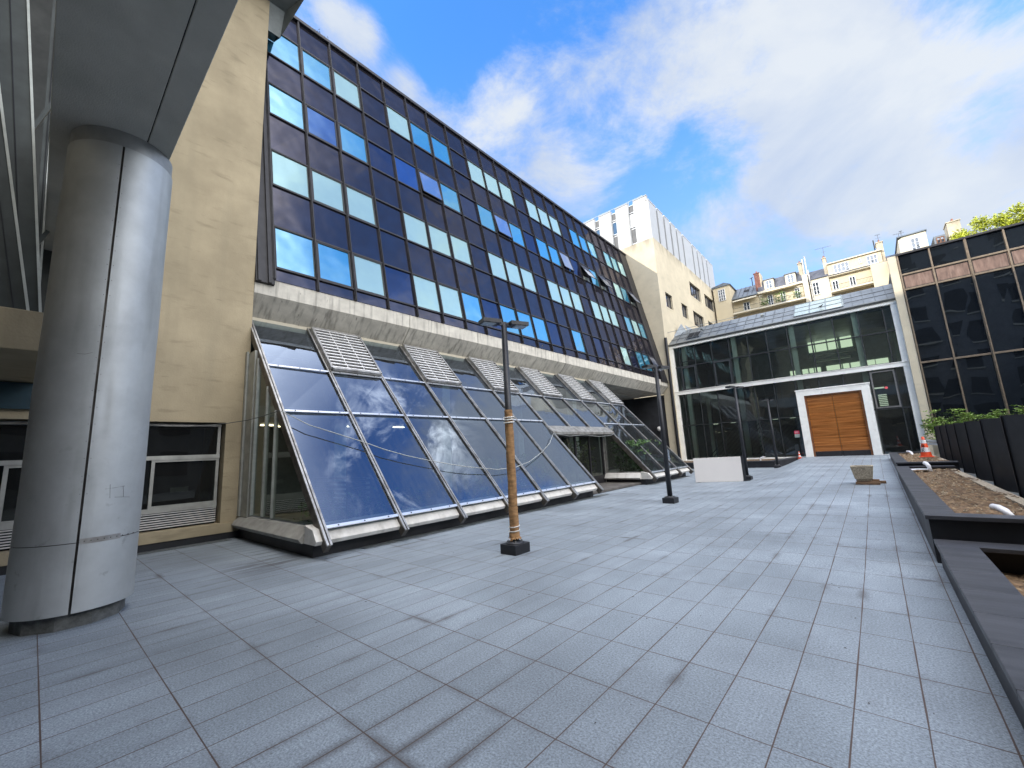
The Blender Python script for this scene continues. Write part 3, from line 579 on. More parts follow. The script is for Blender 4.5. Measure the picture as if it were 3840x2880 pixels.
# interior: floor, back wall with slim lit strips, pillar, beam
m = MB(); m.box(-16.4, -8.1, 3.6, 22.5, .02, .10); m.build('interior_floor', ceil, H)
m = MB(); m.box(-16.4, -16.2, 3.55, 22.6, .1, 5.6); m.box(-16.2, -12.6, 22.3, 22.5, .1, 5.6); m.build('interior_wall', mat('interior_wall_grey', (.12,.13,.13), .8, var=.1), H)
m = MB()
for y in (6.2, 10.6, 15.2, 20.2): m.box(-13.3, -12.9, y, y+.4, .1, 5.6)
each(m, 'interior_pillar', mat('interior_pillar', (.42,.44,.40), .8), H)
m = MB(); m.box(-16.2, -12.55, 3.6, 22.3, 3.0, 3.3); m.build('interior_mezzanine', mat('mezz', (.16,.17,.18), .8), H)
m = MB()
for y in (4.6, 7.3, 9.4, 12.2): m.box(-14.6, -14.5, y, y+.5, 2.93, 2.97)
m.box(-15.2,-15.1,5.2,5.7,2.95,2.98); each(m, 'ceiling_lamp', litw, H)
m = MB()
for k in range(9): m.box(-12.0, -9.2, 5.2+.0*k, 5.3, .35+.11*k, .40+.11*k)
m.build('interior_blind', mat('interior_blind', (.33,.32,.28), .7), H)
# small details on the gable
gl = MB()
def plants(name, boxes, n, mt, label, cat, size=.16, droop=.2):
    p_ = MB()
    for (x0, x1, y0, y1, z0, z1), k in zip(boxes, n):
        for _ in range(k):
            cx_, cy_, cz_ = random.uniform(x0,x1), random.uniform(y0,y1), z0+(z1-z0)*random.random()**1.3
            for q_ in range(6):
                d_ = Vector((random.uniform(-1,1), random.uniform(-1,1), random.uniform(-droop,1))); s_ = size*random.uniform(.6,1.2)
                p_.leaf((cx_,cy_,cz_), d_, s_, s_*.36)
            if random.random() < .3: p_.bar((cx_,cy_,z0), (cx_,cy_,cz_), .008)
    return tag(p_.build(name, mt), label, cat)
plants('indoor_plant', [(-9.9,-8.3,3.8,6.6,.12,.95)], [170], leafd, 'low dark green plant inside the near corner of the glasshouse', 'plant')
plants('indoor_plant', [(-9.6,-8.4,18.2,19.6,.12,1.9)], [260], leafd, 'bushy green plant behind the glass beside the glasshouse entrance', 'plant', .2)
plants('indoor_plant', [(-11.0,-10.1,15.6,17.6,.12,2.0)], [230], mat('leaf_mid', (.10,.15,.04), .5, var=.4, scale=5), 'leafy plant behind the entrance door of the glasshouse', 'plant', .2)
plants('indoor_plant', [(-10.4,-8.8,8.6,12.2,.12,1.5)], [300], leafd, 'long bed of green foliage seen dimly behind the middle glasshouse panes', 'plant', .2)
plants('indoor_plant', [(-10.2,-8.7,20.2,22.2,.12,2.0)], [200], leafd, 'green plant behind the far end panes of the glasshouse', 'plant', .2)
# cables
pts = [(-9.6,3.42,2.82),(-9.31,3.9,2.5),(-9.13,4.43,2.3),(-8.93,5.02,2.08),(-8.76,5.42,1.9),(-8.61,5.94,1.73),(-8.49,6.45,1.6),(-8.37,7.04,1.47),(-8.27,7.62,1.36),(-8.16,8.62,1.23),(-8.17,9.39,1.24),(-8.28,10.22,1.37),(-8.53,11.25,1.65),(-8.8,12.07,1.94),(-9.14,12.82,2.31)]
m = MB(); m.tube(pts, .011); m.tube([(-9.20,13.0,2.33),(-9.22,14.0,2.22),(-9.22,15.2,2.27),(-9.22,16.4,2.19),(-9.22,17.5,2.24),(-9.25,17.9,2.33)], .009)
tag(m.build('slung_cable', cablew, smooth=True), 'pale cable slung in a loop across the glasshouse panes', 'cable')
m = MB(); m.tube([(-11.9,.6,2.74),(-11.9,1.45,2.70),(-11.9,1.85,2.655),(-11.9,2.23,2.65),(-11.9,2.74,2.70),(-11.9,3.05,2.75),(-11.4,3.3,2.78),(-10.9,3.38,2.80),(-9.62,3.40,2.83)], .009)
tag(m.build('slung_cable', rubber, smooth=True), 'thin dark cable from the tower window to the corner of the glasshouse', 'cable')

# ------------------------------------------------------------------ near rendered tower with window
T = thing('rendered_tower', (-12.5, 1, 0), 'tall windowless beige rendered tower wall beside the dark glass building', 'building')
m = MB(); X0, X1 = -12.0, -16.0
m.box(X1, X0, -14, 3.47, 2.77, 15.75); m.box(X1, X0, 3.03, 3.47, .16, 2.77); m.box(X1, X0, -14, 3.03, .16, .38)
m.box(X1, X0, -1.6, -1.2, .38, 2.77); m.box(X1, -12.5, -14, -1.6, .38, 2.77)
m.build('tower_wall', render_, T)
m = MB(); m.box(-12.3, -11.96, -14, 3.42, 0, .15); m.build('plinth', black, T)
m = MB(); m.box(-12.3, -11.93, -1.4, 3.30, .16, .37); m.build('window_sill', render_, T)
m = MB(); m.box(-17, -14.0, -1.3, 3.0, .1, .2); m.box(-14.2,-14.0,-1.4,3.1,.2,2.9); m.box(-14.0,-12.35,-1.4,-1.25,.2,2.9); m.box(-14.0,-12.35,3.03,3.1,.2,2.9); m.box(-14,-12.35,-1.3,3.1,2.78,2.9); m.build('room_behind', dark, T)
def tower_window(y0, y1, name_label=None):
    wf = MB(); xa, xb = -12.28, -12.20
    wf.box(xa, xb, y0, y1, 2.68, 2.75); wf.box(xa, xb+.03, y0, y1, 1.92, 2.01); wf.box(xa, xb, y0, y0+.06, .75, 2.68); wf.box(xa, xb, y1-.06, y1, .75, 2.68)
    ym = y0+(y1-y0)*.42; wf.box(xa, xb+.02, ym-.03, ym+.03, .85, 1.92); wf.box(xa, xb+.03, y0, y1, .76, .86); wf.box(xa, xb+.01, ym, y1, .86, .91); wf.box(xa, xb+.01, ym, y1, 1.87, 1.92)
    w = wf.build('window', mat('grey_alu_frame', (.42,.42,.39), .5, metal=.5) if 'grey_alu_frame' not in MC else MC['grey_alu_frame'], T)
    p_ = MB(); p_.quad((-12.25,y0,.86),(-12.25,y1,.86),(-12.25,y1,2.7),(-12.25,y0,2.7)); p_.build('pane', wing, w)
    l_ = MB()
    for k in range(7): l_.add([(-12.27,y0,.42+.05*k),(-12.27,y1,.42+.05*k),(-12.20,y1,.445+.05*k),(-12.20,y0,.445+.05*k)], [(0,1,2,3)]); l_.box(-12.205,-12.195,y0,y1,.425+.05*k,.447+.05*k)
    l_ = l_.build('louvre', louv, w); k_ = MB(); k_.box(-12.31,-12.28,y0,y1,.38,.78); k_.build('louvre_backing', dark, w)
    k_ = MB(); k_.box(-12.20, -12.16, y0-.0, y1, 2.69, 2.72); k_.build('head_trim', alu, w)
tower_window(.85, 2.98); tower_window(-1.15, .78)
m = MB(); m.box(-12.24, -12.22, .78, .85, .38, 2.75); m.build('window_post', aludark, T)
m = MB(); m.box(-12.9,-12.88,2.2,2.55,1.16,1.27); m.build('paper_note', mat('paper', (.55,.56,.52), .8), T)
# eaves box on top of the tower
m = MB(); m.prism([(-12.0,15.72),(-11.05,15.98),(-11.05,16.12),(-14,16.5),(-14,15.72)], lambda x,z: (x,-14,z), lambda x,z: (x,3.47,z))
m.add([(-12.0,3.47,15.72),(-11.05,3.47,15.98),(-11.05,4.25,15.98),(-12.0,3.9,15.72),(-12.3,3.9,15.0),(-12.3,3.47,15.0),(-11.05,3.47,16.12),(-11.05,4.25,16.12),(-14,4.25,16.5),(-14,3.47,16.5)],
      [(0,1,2,3),(3,2,4),(0,3,4,5),(1,2,7,6),(6,7,8,9),(2,4,8,7)])
fixn(m.build('eaves_box', mat('grey_metal_eaves', (.20,.22,.22), .5, metal=.3), T))
m = MB()
for k in range(5): m.box(-13, -11.1, -14, 4.1, 16.2+.09*k, 16.24+.09*k)
m.build('roof_louvre', aludark, T)

# ------------------------------------------------------------------ metal clad column, canopy over it, glazed wing at the left
C = thing('clad_column', (-7.45, .44, 0), 'thick round metal clad column with dented cladding at the left edge', 'column')
CX, CY, CR = -7.45, .445, .54
sa = math.atan2(-CY, -CX)*0                            # seam faces the camera
def arc(a0, a1, z0, z1, r=CR, n=40, dent=True):
    m_ = MB(); rows = 26
    for j in range(rows+1):
        z = z0+(z1-z0)*j/rows
        for i in range(n+1):
            a = a0+(a1-a0)*i/n; rr = r
            if dent:
                rr += -.012*math.exp(-((a-.10)/.08)**2-((z-2.45)/.28)**2) + .004*math.sin(3*a+z*1.3)*math.sin(1.7*z)
            m_.v.append((CX+rr*math.cos(a), CY+rr*math.sin(a), z))
    for j in range(rows):
        for i in range(n): a = j*(n+1)+i; m_.f.append((a, a+1, a+n+2, a+n+1))
    return m_
SE = [-.085, 1.55, 3.1, 4.65]                          # seam angles
for k in range(4):
    a0 = SE[k]+.02; a1 = (SE[(k+1)] if k < 3 else SE[0]+2*math.pi)-.02
    arc(a0, a1, .92, 5.93).build('cladding_sheet', metalc, C, smooth=True)
    arc(a0, a1, .17, .912).build('lower_cladding_sheet', metalc, C, smooth=True)
m = MB(); m.cyl((CX,CY,.2), (CX,CY,6.1), CR-.02, n=48); m.build('column_core', aludark, C, smooth=True)
m = arc(0, 2*math.pi, 5.93, 6.15, CR-.012, 64, False); m.build('top_collar', mat('collar_metal', (.42,.43,.43), .5, metal=.5), C, smooth=True)
m = arc(-.06, .62, .895, .955, CR+.006, 20, False); m.build('joint_strap', alu, C, smooth=True)
m = MB(); m.prism([(CX+.47*math.cos(q_), CY+.47*math.sin(q_)) for q_ in [math.pi*(2*k+1)/10 for k in range(10)]], lambda x,y: (x,y,0), lambda x,y: (x,y,.25)); fixn(m.build('stone_base', mat('base_stone', (.13,.135,.13), .8, var=.2, scale=12, bump=.4), C))
def cs(y, z, o_=.001): a = math.asin(max(-.99,min(.99,(y-CY)/CR))); return (CX+(CR+o_)*math.cos(a), y, z)
m = MB()
for pts_ in ([(.575,1.488),(.66,1.494),(.755,1.507)],[(.617,1.538),(.622,1.45),(.627,1.376)],[(.738,1.509),(.745,1.45),(.751,1.38)],[(.669,1.384),(.74,1.378),(.814,1.368)],[(.212,3.087),(.28,3.085),(.338,3.11)]):
    m.tube([cs(*p_) for p_ in pts_], .0022, 4)
m.build('scratch_mark', mat('scratch', (.20,.20,.19), .8), C)
m = MB()
for k in range(9):
    for zz in (.925,): y = .45+.055*k; p_ = Vector(cs(y, zz, .004)); m.cyl(p_, p_+Vector((.005,0,0)), .006, n=6)
for k in range(24):
    for ys in (.372, .428): p_ = Vector(cs(ys, 1.05+.2*k, .0)); m.cyl(p_, p_+Vector((.003,0,0)), .004, n=6)
m.build('rivets', aludark, C)
K = thing('concrete_canopy', (-8, .3, 6.15), 'grey concrete canopy slab carried by the round metal column', 'canopy')
m = MB(); m.box(-12.0, 5, -.27, .62, 6.15, 7.3); m.box(-12.0,5,.63,.90,6.15,7.3); bev(m.build('slab', soff, K), .01)
m = MB(); m.box(-12, 4.9, .6, .65, 6.17, 7.2); m.build('joint', dark, K)
Wg = thing('glazed_wing', (-10, -.5, 4), 'dark glazed upper wing with tall pale fins above a concrete beam at the left edge', 'building')
WS = .134
def Wf(x, z, off): return (x, -.10-WS*(z-4.3)+off, z)
m = MB(); m.box(-12.0, -8.9, -7, -.10, 3.46, 4.05); bev(m.build('concrete_beam', render_, Wg), .015)
m = MB(); m.obox(Wf, (-12, -9.5), (4.06, 15), (-.75, -.55)); m.build('glazing', brg, Wg)
m = MB(); m.obox(Wf, (-11.98, -9.6), (4.06, 15), (-.12, -.06)); m.build('inner_glazing', mat('wing_panel', (.05,.06,.055), .4), Wg)
finm = mat('grey_fin', (.030,.040,.040), .5, metal=.2); palem = mat('pale_edge', (.55,.58,.54), .5)
def fin(pa, pb, wd_, dark_w):
    """a tall fin seen edge on: dark plate running back from a pale front strip"""
    pa, pb = Vector(pa), Vector(pb); dd = pa-pb; pt = pb+dd*2.2; f_ = MB()
    for q0, q1, th, lst in ((0.012, wd_, .05, 'd'),): f_.add([pb+Vector((0,-q0,0)),pb+Vector((0,-q1,0)),pt+Vector((0,-q1,0)),pt+Vector((0,-q0,0)),pb+Vector((-th,-q0,0)),pb+Vector((-th,-q1,0)),pt+Vector((-th,-q1,0)),pt+Vector((-th,-q0,0))],[(0,1,2,3),(7,6,5,4),(0,4,5,1),(1,5,6,2),(2,6,7,3),(3,7,4,0)])
    fo = f_.build('fin', finm, Wg); e_ = MB(); e_.bar(pb+Vector((.01,0,0)), pt+Vector((.01,0,0)), .045, .03, (0,1,0)); e_.build('fin_edge', palem, fo)
    g_ = MB(); g_.bar(pb+Vector((.012,-wd_*.45,0)), pt+Vector((.012,-wd_*.45,0)), .012, .012, (0,1,0)); g_.build('fin_joint', dark, fo)
m = MB(); m.box(-11.97, -11.9, -1.6, -.09, 4.1, 15); m.build('end_panel', mat('end_panel', (.06,.062,.055), .7), Wg)
fin((-9.3,-.76,9.33), (-9.3,-.13,3.95), .42, 0)
fin((-8.95,-.835,7.26), (-8.95,-.22,3.80), .30, 0)
fin((-11.3,-.40,8.7), (-11.3,-.19,4.0), .10, 0)
m = MB(); m.box(-12.0, 5, -11.9, -1.65, 4.06, 15); m.build('upper_storeys', render_, Wg)
m = MB(); m.bar((-9.6,-.35,7.9),(-9.6,-1.2,4.8),.05,.05,(0,1,0)); m.bar((-9.6,-.2,5.6),(-9.6,-.75,4.1),.05,.05,(0,1,0)); m.build('brace', finm, Wg)
m = MB(); m.box(-11.98, -11.9, -4, -.12, 2.95, 3.44); m.build('dark_recess', mat('recess_panel', (.02,.05,.065), .4), Wg)

# ------------------------------------------------------------------ pale rendered block and white tower behind
P = thing('rendered_office_block', (-15, 45, 0), 'pale beige rendered block with strip windows behind the dark building', 'building')
WR = [(34.45,36.05,13.35,14.70),(38.4,40.05,13.35,14.70),(41.7,45.1,16.30,17.80),(46.5,49.9,16.32,17.78),(51.3,54.6,16.35,17.75),(41.7,45.1,13.2,14.72),(46.6,49.9,13.2,14.72)]
xw = -11.80; zs = sorted({0,19.25}|{w[2] for w in WR}|{w[3] for w in WR})
m = MB()                                               # +x wall built round its openings
zb = [0,13.2,13.35,14.70,14.72,16.30,16.32,16.35,17.75,17.78,17.80,19.25]
for z0, z1 in zip(zb[:-1], zb[1:]):
    y = 33.1
    for w in sorted(WR):
        if w[2] <= z0+1e-6 and w[3] >= z1-1e-6:
            m.box(xw-.25, xw, y, w[0], z0, z1); y = w[1]
    m.box(xw-.25, xw, y, 57.5, z0, z1)
m.box(-15.2, xw-.25, 33.1, 33.35, 5.80, 19.25); m.box(-12.42, xw-.25, 33.1, 33.35, 0, 5.80); m.box(-30, -15.2, 33.36, 33.6, 0, 19.25); m.box(-30, xw, 57.25, 57.5, 0, 19.25); m.box(-30, xw-.25, 33.35, 57.25, 18.9, 19.25)
m.build('rendered_wall', beige2, P)
m = MB(); m.box(-13.9, -13.7, 33.4, 57.2, 12, 18.8); m.build('inner_wall', dark, P)
for a, b_, c0, c1 in WR:
    fr = MB(); xa = xw-.22; n_ = 2 if b_-a < 2 else 4
    for z in (c0, c1-.06): fr.box(xa, xa+.06, a, b_, z, z+.06)
    for k in range(n_+1): yy = a+(b_-a-.06)*k/n_; fr.box(xa, xa+.06, yy, yy+.06, c0+.06, c1-.06)
    w = fr.build('window', framed, P); p_ = MB()
    for k in range(n_):
        e = .02*random.uniform(-1,1); y0_, y1_ = a+(b_-a)*k/n_+.03, a+(b_-a)*(k+1)/n_-.03
        p_.quad((xa+.03,y0_,c0+.05),(xa+.03+e,y1_,c0+.05),(xa+.03+e,y1_,c1-.05),(xa+.03,y0_,c1-.05))
    p_.build('pane', coated('strip_pane', (.8,.85,.95), (.05,.05,.06), .5, wav=.02) if 'strip_pane' not in MC else MC['strip_pane'], w)
    s_ = MB(); s_.box(xw-.02, xw+.012, a-.12, b_+.12, c0-.14, c0-.003); s_.build('window_surround', beige2, w)
V = thing('white_panelled_tower', (-16, 43, 19), 'white ribbed panel tower with narrow slot windows above the beige block', 'building')
m = MB(); m.box(-24, -12.25, 33.7, 53, 19.25, 23.2); m.build('tower_core', whitep, V)
pans = [(-13.37,-12.15),(-15.10,-14.52) if 0 else (-15.10,-14.50)]
cols_ = [(-13.37,-12.12),(-15.12,-13.90),(-16.85,-15.62),(-18.6,-17.35),(-20.3,-19.1)]
for a, b_ in cols_:                                    # ribbed panels facing the courtyard
    m = MB(); m.box(a+.0, b_, 33.45, 33.7, 19.28, 23.5); nr = 12
    for k in range(nr): xx = a+(b_-a)*(k+.5)/nr; m.box(xx-.02, xx+.02, 33.425, 33.452, 19.3, 23.46)
    m.build('ribbed_panel', ribp, V)
m = MB()
for a, b_ in cols_: m.box(a-.02, b_+.02, 33.40, 33.8, 23.5, 23.56)
m.build('panel_coping', whitep, V)
greyb = mat('grey_blind', (.13,.13,.13), .7, var=.06)
for i, (a, b_) in enumerate([(-13.90,-13.37),(-15.62,-15.12),(-17.35,-16.85),(-19.1,-18.6)]):
    for z0, z1, mt in ((22.55,23.3,greyb),(21.15,22.4,pane if i else ribp),(19.55,21.0,greyb)):
        w = MB(); w.box(a+.02, b_-.02, 33.60, 33.66, z0, z0+.05); w.box(a+.02, b_-.02, 33.60, 33.66, z1-.05, z1); w.box(a, a+.04, 33.58, 33.66, z0, z1); w.box(b_-.04,b_,33.58,33.66,z0,z1)
        w = w.build('slot_window', winw, V); p_ = MB(); p_.quad((a+.04,33.63,z0+.05),(b_-.04,33.63,z0+.05),(b_-.04,33.63,z1-.05),(a+.04,33.63,z1-.05)); p_.build('blind', mt, w)
m = MB(); m.box(-20.3, -12.12, 33.40, 33.7, 19.0, 19.27); m.build('base_course', whitep, V)
yy = [33.45, 35.45, 37.1, 38.75, 40.4, 42.1, 45.1, 46.8, 48.5, 50.2, 53.0]
for a, b_ in zip(yy[:-1], yy[1:]):
    m = MB(); m.box(-12.25, -11.98, a+.02, b_-.36, 19.28, 23.02); m.box(-12.27, -11.96, a, b_-.34, 23.02, 23.12); m.build('flat_panel', whitep, V)
    for z0, z1 in ((22.2,22.9),(20.9,22.1),(19.4,20.8)):
        w = MB(); w.box(-12.22, -12.18, b_-.34, b_, z0, z1); w.build('slot_window', dark, V)
m = MB()
for k in range(9): m.cyl((-13.0-.95*k,33.9,23.5), (-13.0-.95*k,33.9,23.95), .012, n=5)
m.box(-21,-12.6,33.89,33.91,23.93,23.95); m.build('roof_rail', mat('pale_rail', (.5,.5,.5), .5), V)

# ------------------------------------------------------------------ glass hall at the end
HY = 33.9
E_ = thing('glass_hall', (-5, HY, .4), 'two storey glass hall with white steel frame and wooden doors', 'hall')
m = MB()
m.box(-11.88, 2.2, HY-.16, HY+.2, 9.47, 9.76); m.box(-11.88, 2.2, HY-.16, HY+.2, 5.58, 5.84)
m.box(-11.88, 2.2, HY-.20, HY+.1, 9.76, 9.80); m.box(-11.88, 2.2, HY-.20, HY+.1, 5.84, 5.88)
for x0, x1 in ((-11.88,-11.50),(1.83,2.2)): m.box(x0, x1, HY-.13, HY+.2, .3, 9.47)
m.box(-11.50, 1.83, HY-.10, HY+.15, .34, .44)
bev(m.build('steel_frame', white, E_), .008)
m = MB(); mxs_ = [-11.10,-9.9,-8.63,-7.38,-6.12,-4.90,-3.64,-2.34,-1.07,.22,1.44]
for x in mxs_:
    m.box(x-.035, x+.035, HY-.02, HY+.10, 5.88, 9.47)
    if x < -3.7 or x > .2: m.box(x-.035, x+.035, HY-.02, HY+.10, .44, 5.58)
    else: m.box(x-.035, x+.035, HY-.02, HY+.10, 4.82, 5.58)
m.box(-11.5, 1.83, HY-.03, HY+.09, 7.81, 7.88); m.box(-11.5, -3.65, HY-.03, HY+.09, 3.07, 3.14); m.box(-11.1,-9.9,HY-.02,HY+.08,8.2,8.24)
m.box(.15, 1.83, HY-.03, HY+.09, 3.1, 3.2)
m.build('glazing_bars', mat('black_bars', (.018,.022,.024), .5), E_)
for a, b_ in ((-11.05,-9.95),(-8.58,-7.43)):
    fr = MB()
    for x0, x1, z0, z1 in ((a,b_,7.70,7.80),(a,b_,5.92,6.02),(a,a+.09,6.02,7.70),(b_-.09,b_,6.02,7.70)): fr.box(x0, x1, HY-.07, HY-.02, z0, z1)
    fr.build('opening_light', MC.get('dark_sash') or mat('dark_sash', (.03,.035,.04), .5), E_)
fr = MB()
for x0, x1, z0, z1 in ((.26,1.40,5.40,5.48),(.26,1.40,3.2,3.28),(.26,.34,3.28,5.40),(1.32,1.40,3.28,5.40)): fr.box(x0, x1, HY-.07, HY-.02, z0, z1)
fr.build('opening_light', mat('grey_sash', (.15,.15,.15), .5), E_)
xs_ = [-11.5]+mxs_+[1.83]
for i in range(len(xs_)-1):
    a, b_ = xs_[i]+.035, xs_[i+1]-.035; cells = [(5.88,7.81,hallg),(7.88,9.47,hallg)]
    if b_ < -3.6: cells += [(.44,3.07,halld if i > 2 else hallg),(3.14,5.58,halld if i > 2 else hallg)]
    elif a > .2: cells += [(.44,3.1,halld),(3.2,5.58,halld)]
    else: cells += [(4.82,5.58,halld)]
    for z0, z1, mt in cells:
        e = [random.uniform(-.006,.006) for _ in range(4)]; p_ = MB(); p_.quad((a,HY+.02+e[0],z0),(b_,HY+.02+e[1],z0),(b_,HY+.02+e[2],z1),(a,HY+.02+e[3],z1)); p_.build('pane', mt, E_)
# door surround and doors
m = MB(); m.box(-3.66, -3.24, HY-.45, HY+.05, .38, 4.80); m.box(-.28, .14, HY-.45, HY+.05, .38, 4.80); m.box(-3.24, -.28, HY-.45, HY+.05, 4.42, 4.80); m.box(-3.70,.18,HY-.48,HY-.45,4.76,4.84)
bev(m.build('door_surround', white, E_), .008)
m = MB(); m.box(-3.24, -3.14, HY-.40, HY, .40, 4.42); m.box(-.38, -.28, HY-.40, HY, .40, 4.42); m.box(-3.14, -.38, HY-.40, HY, 4.34, 4.42); m.build('door_lining', woodf, E_)
for a, b_ in ((-3.14,-1.765),(-1.755,-.38)):
    m = MB(); m.box(a+.005, b_-.005, HY-.30, HY-.24, .74, 4.34); dd = m.build('door', wood, E_)
    m = MB(); m.box(a+.005, b_-.005, HY-.33, HY-.24, .42, .735); m.build('kick_plate', framed, dd)
# notice on the glass
m = MB(); m.box(-4.15, -3.86, HY-.02, HY-.01, 1.95, 2.17); n_ = m.build('notice', redsign, E_, label='red upper half of the notice')
m = MB(); m.box(-4.15, -3.86, HY-.02, HY-.01, 1.72, 1.945); m.build('notice', mat('notice_grey', (.42,.50,.46), .6), E_, label='grey lower half of the notice')
m = MB()
for z in (2.10, 2.06, 2.02): m.box(-4.12, -3.92, HY-.024, HY-.021, z, z+.015)
m.build('notice_text', conewh, n_)
# hall interior
m = MB(); m.box(-11.7, 2.1, HY+.3, 43.5, 5.62, 5.80); m.box(-11.7, 2.1, HY+.3, 43.5, .34, .42); m.build('hall_floor', mat('hall_slab', (.26,.30,.27), .8), E_)
m = MB(); m.box(-11.8, 2.1, 43.5, 43.7, .4, 9.8); m.box(-11.85, -11.7, HY+.2, 43.5, .4, 9.8); m.box(2.1, 2.2, HY+.2, 43.5, .4, 9.8); m.build('hall_back_wall', mat('hall_wall', (.20,.25,.24), .8, var=.1), E_)
m = MB()
for x in (-10.8, -7.1, -3.4, .05):
    for z0, z1 in ((.42,5.62),(5.8,9.5)): m.box(x-.15, x+.15, HY+.22, HY+.5, z0, z1)
    m.box(x-.12, x+.12, HY+5, HY+5.25, .42, 5.62)
each(m, 'hall_pillar', lgreen, E_)
m = MB(); k = 1.20                                     # glowing panels standing in for daylight through the back wall windows
for x0, x1 in ((-4.9,-4.2),(-4.0,-3.6),(-3.5,-3.2),(-3.1,-2.7),(-2.3,-1.3),(-1.2,-.8),(-.7,-.1),(.3,.8),(.85,1.6)): m.box(x0, x1, 43.42, 43.48, 7.15, 7.55)
for x0, x1 in ((-3.3,-2.9),(-2.8,-2.05),(-1.95,-1.3),(-1.1,-.35)): m.box(x0, x1, 43.42, 43.48, 8.9, 10.2)
each(m, 'back_wall_window', litg, E_)
m = MB(); m.box(-3.2,-.3,42.9,43.2,8.55,8.72); m.box(-3.0,-.6,42.9,43.2,7.95,8.1); m.box(-3.2, -.2, 41.6, 41.8, 8.25, 8.38); m.build('gallery_rail', lgreen, E_)
m = MB()
for x in (-9.9,-8.6,-5.7,-4.6): m.box(x, x+.35, 36.5, 36.6, 3.15, 3.19)
for k in range(7): m.box(.5, .95, 38.0, 38.05, 3.55+.12*k, 3.61+.12*k)
m.box(.35,.9,38,38.05,4.75,4.85); m.build('lit_fittings', emis('lit_fitting', (.9,.95,.75), .45), E_)
m = MB(); m.lathe([(0,-.09),(.08,-.04),(.08,.04),(0,.09)], (.95,36,4.6), 10); m.build('red_lamp', emis('red_glow', (1,.12,.15), .8), E_)
m = MB()
for k in range(16): m.bar((-10.8+.32*k,37.5,.5),(-8.4+.32*k,37.5,3.0),.05)
m.build('stair_rail', mat('stair_steel', (.12,.14,.15), .5), E_)
# roof
RY0, RZ0, RY1, RZ1 = HY-.2, 9.80, 36.4, 11.45
def Rf(x, t, off): return (x, RY0+(RY1-RY0)*t-off*.55, RZ0+(RZ1-RZ0)*t+off*.83)
m = MB(); m.obox(Rf, (-12.1, 2.3), (0, 1), (-.08, .0)); m.box(-12.1, 2.3, RY1, 46, 9.8, RZ1-.02); m.build('roof', zinc, E_)
m = MB(); xx = [-11.2+.62*k for k in range(13)]
for x in xx: m.obox(Rf, (x-.012, x+.012), (.03, 1), (.0, .04))
for x in [0.1+.56*k for k in range(4)]: m.obox(Rf, (x-.012, x+.012), (.03, 1), (.0, .04))
for t in (.33, .62): m.obox(Rf, (-12.1, -3.0), (t, t+.012), (.0, .03)); m.obox(Rf, (-.3, 2.3), (t, t+.012), (.0, .03))
m.build('standing_seams', mat('seam', (.10,.115,.13), .5, metal=.4), E_)
m = MB(); m.obox(Rf, (-3.1, -.35), (.12, .95), (.0, .05)); sk_ = m.build('roof_glazing', coated('roof_glass', (.8,.88,.92), (.25,.30,.30), .45, wav=.01), E_)
m = MB()
for x in (-3.1,-2.2,-1.3,-.4): m.obox(Rf, (x-.02, x+.02), (.1, .97), (.05, .08))
for t in (.1,.38,.66,.94): m.obox(Rf, (-3.1, -.38), (t, t+.015), (.05, .075))
m.build('glazing_bar', zinc, sk_)
m = MB(); m.obox(Rf, (-10.45, -9.45), (.15, .55), (.0, .10)); hv = m.build('roof_vent', zinc, E_)
m = MB()
for k in range(4): m.obox(Rf, (-10.4, -9.97), (.18+.09*k, .23+.09*k), (.10, .14)); m.obox(Rf, (-9.93, -9.5), (.18+.09*k, .23+.09*k), (.10, .14))
m.build('vent_slat', dark, hv)
m = MB(); m.obox(Rf, (-12.14, 2.34), (-.03, .03), (-.1, .03)); m.build('gutter', mat('gutter_grey', (.14,.15,.15), .5, metal=.4), E_)
m = MB(); m.bar((-11.9,HY-.1,10.0),(-11.9,HY-.1,10.9),.03); m.bar((-11.9,HY-.1,10.9),(-7,36.3,11.6),.03); m.bar((-10.4,HY+.7,10.9),(-10.4,HY+.7,10.2),.03); m.bar((-9.5,HY+1.0,11.1),(-9.5,HY+1.0,10.5),.03)
for x in (-9.6,-5.2): m.lathe([(0,.16),(.09,.12),(.11,0)], (x, 35.7, 11.05), 10)
m.build('roof_rail', mat('rail_grey', (.18,.2,.21), .5), E_)
m = MB(); m.add([(-11.9,35.2,10.7),(-10.9,36.2,11.2),(-11.4,36.3,12.1),(-12.0,36.3,11.2)], [(0,1,2,3)]); m.add([(-10.9,36.2,11.2),(-10.3,36.6,11.2),(-11.2,36.6,12.0)], [(0,1,2)]); m.build('roof_flashing', mat('blue_grey_tarp', (.22,.25,.28), .6), E_)
m = MB(); m.cyl((-11.72,33.0,0), (-11.72,33.0,10.3), .11, n=12); m.box(-11.80,-11.66,33.1,33.2,0,10.3)
tag(m.build('downpipe', mat('black_pipe', (.012,.012,.016), .4)), 'black downpipe between the beige block and the glass hall', 'pipe')

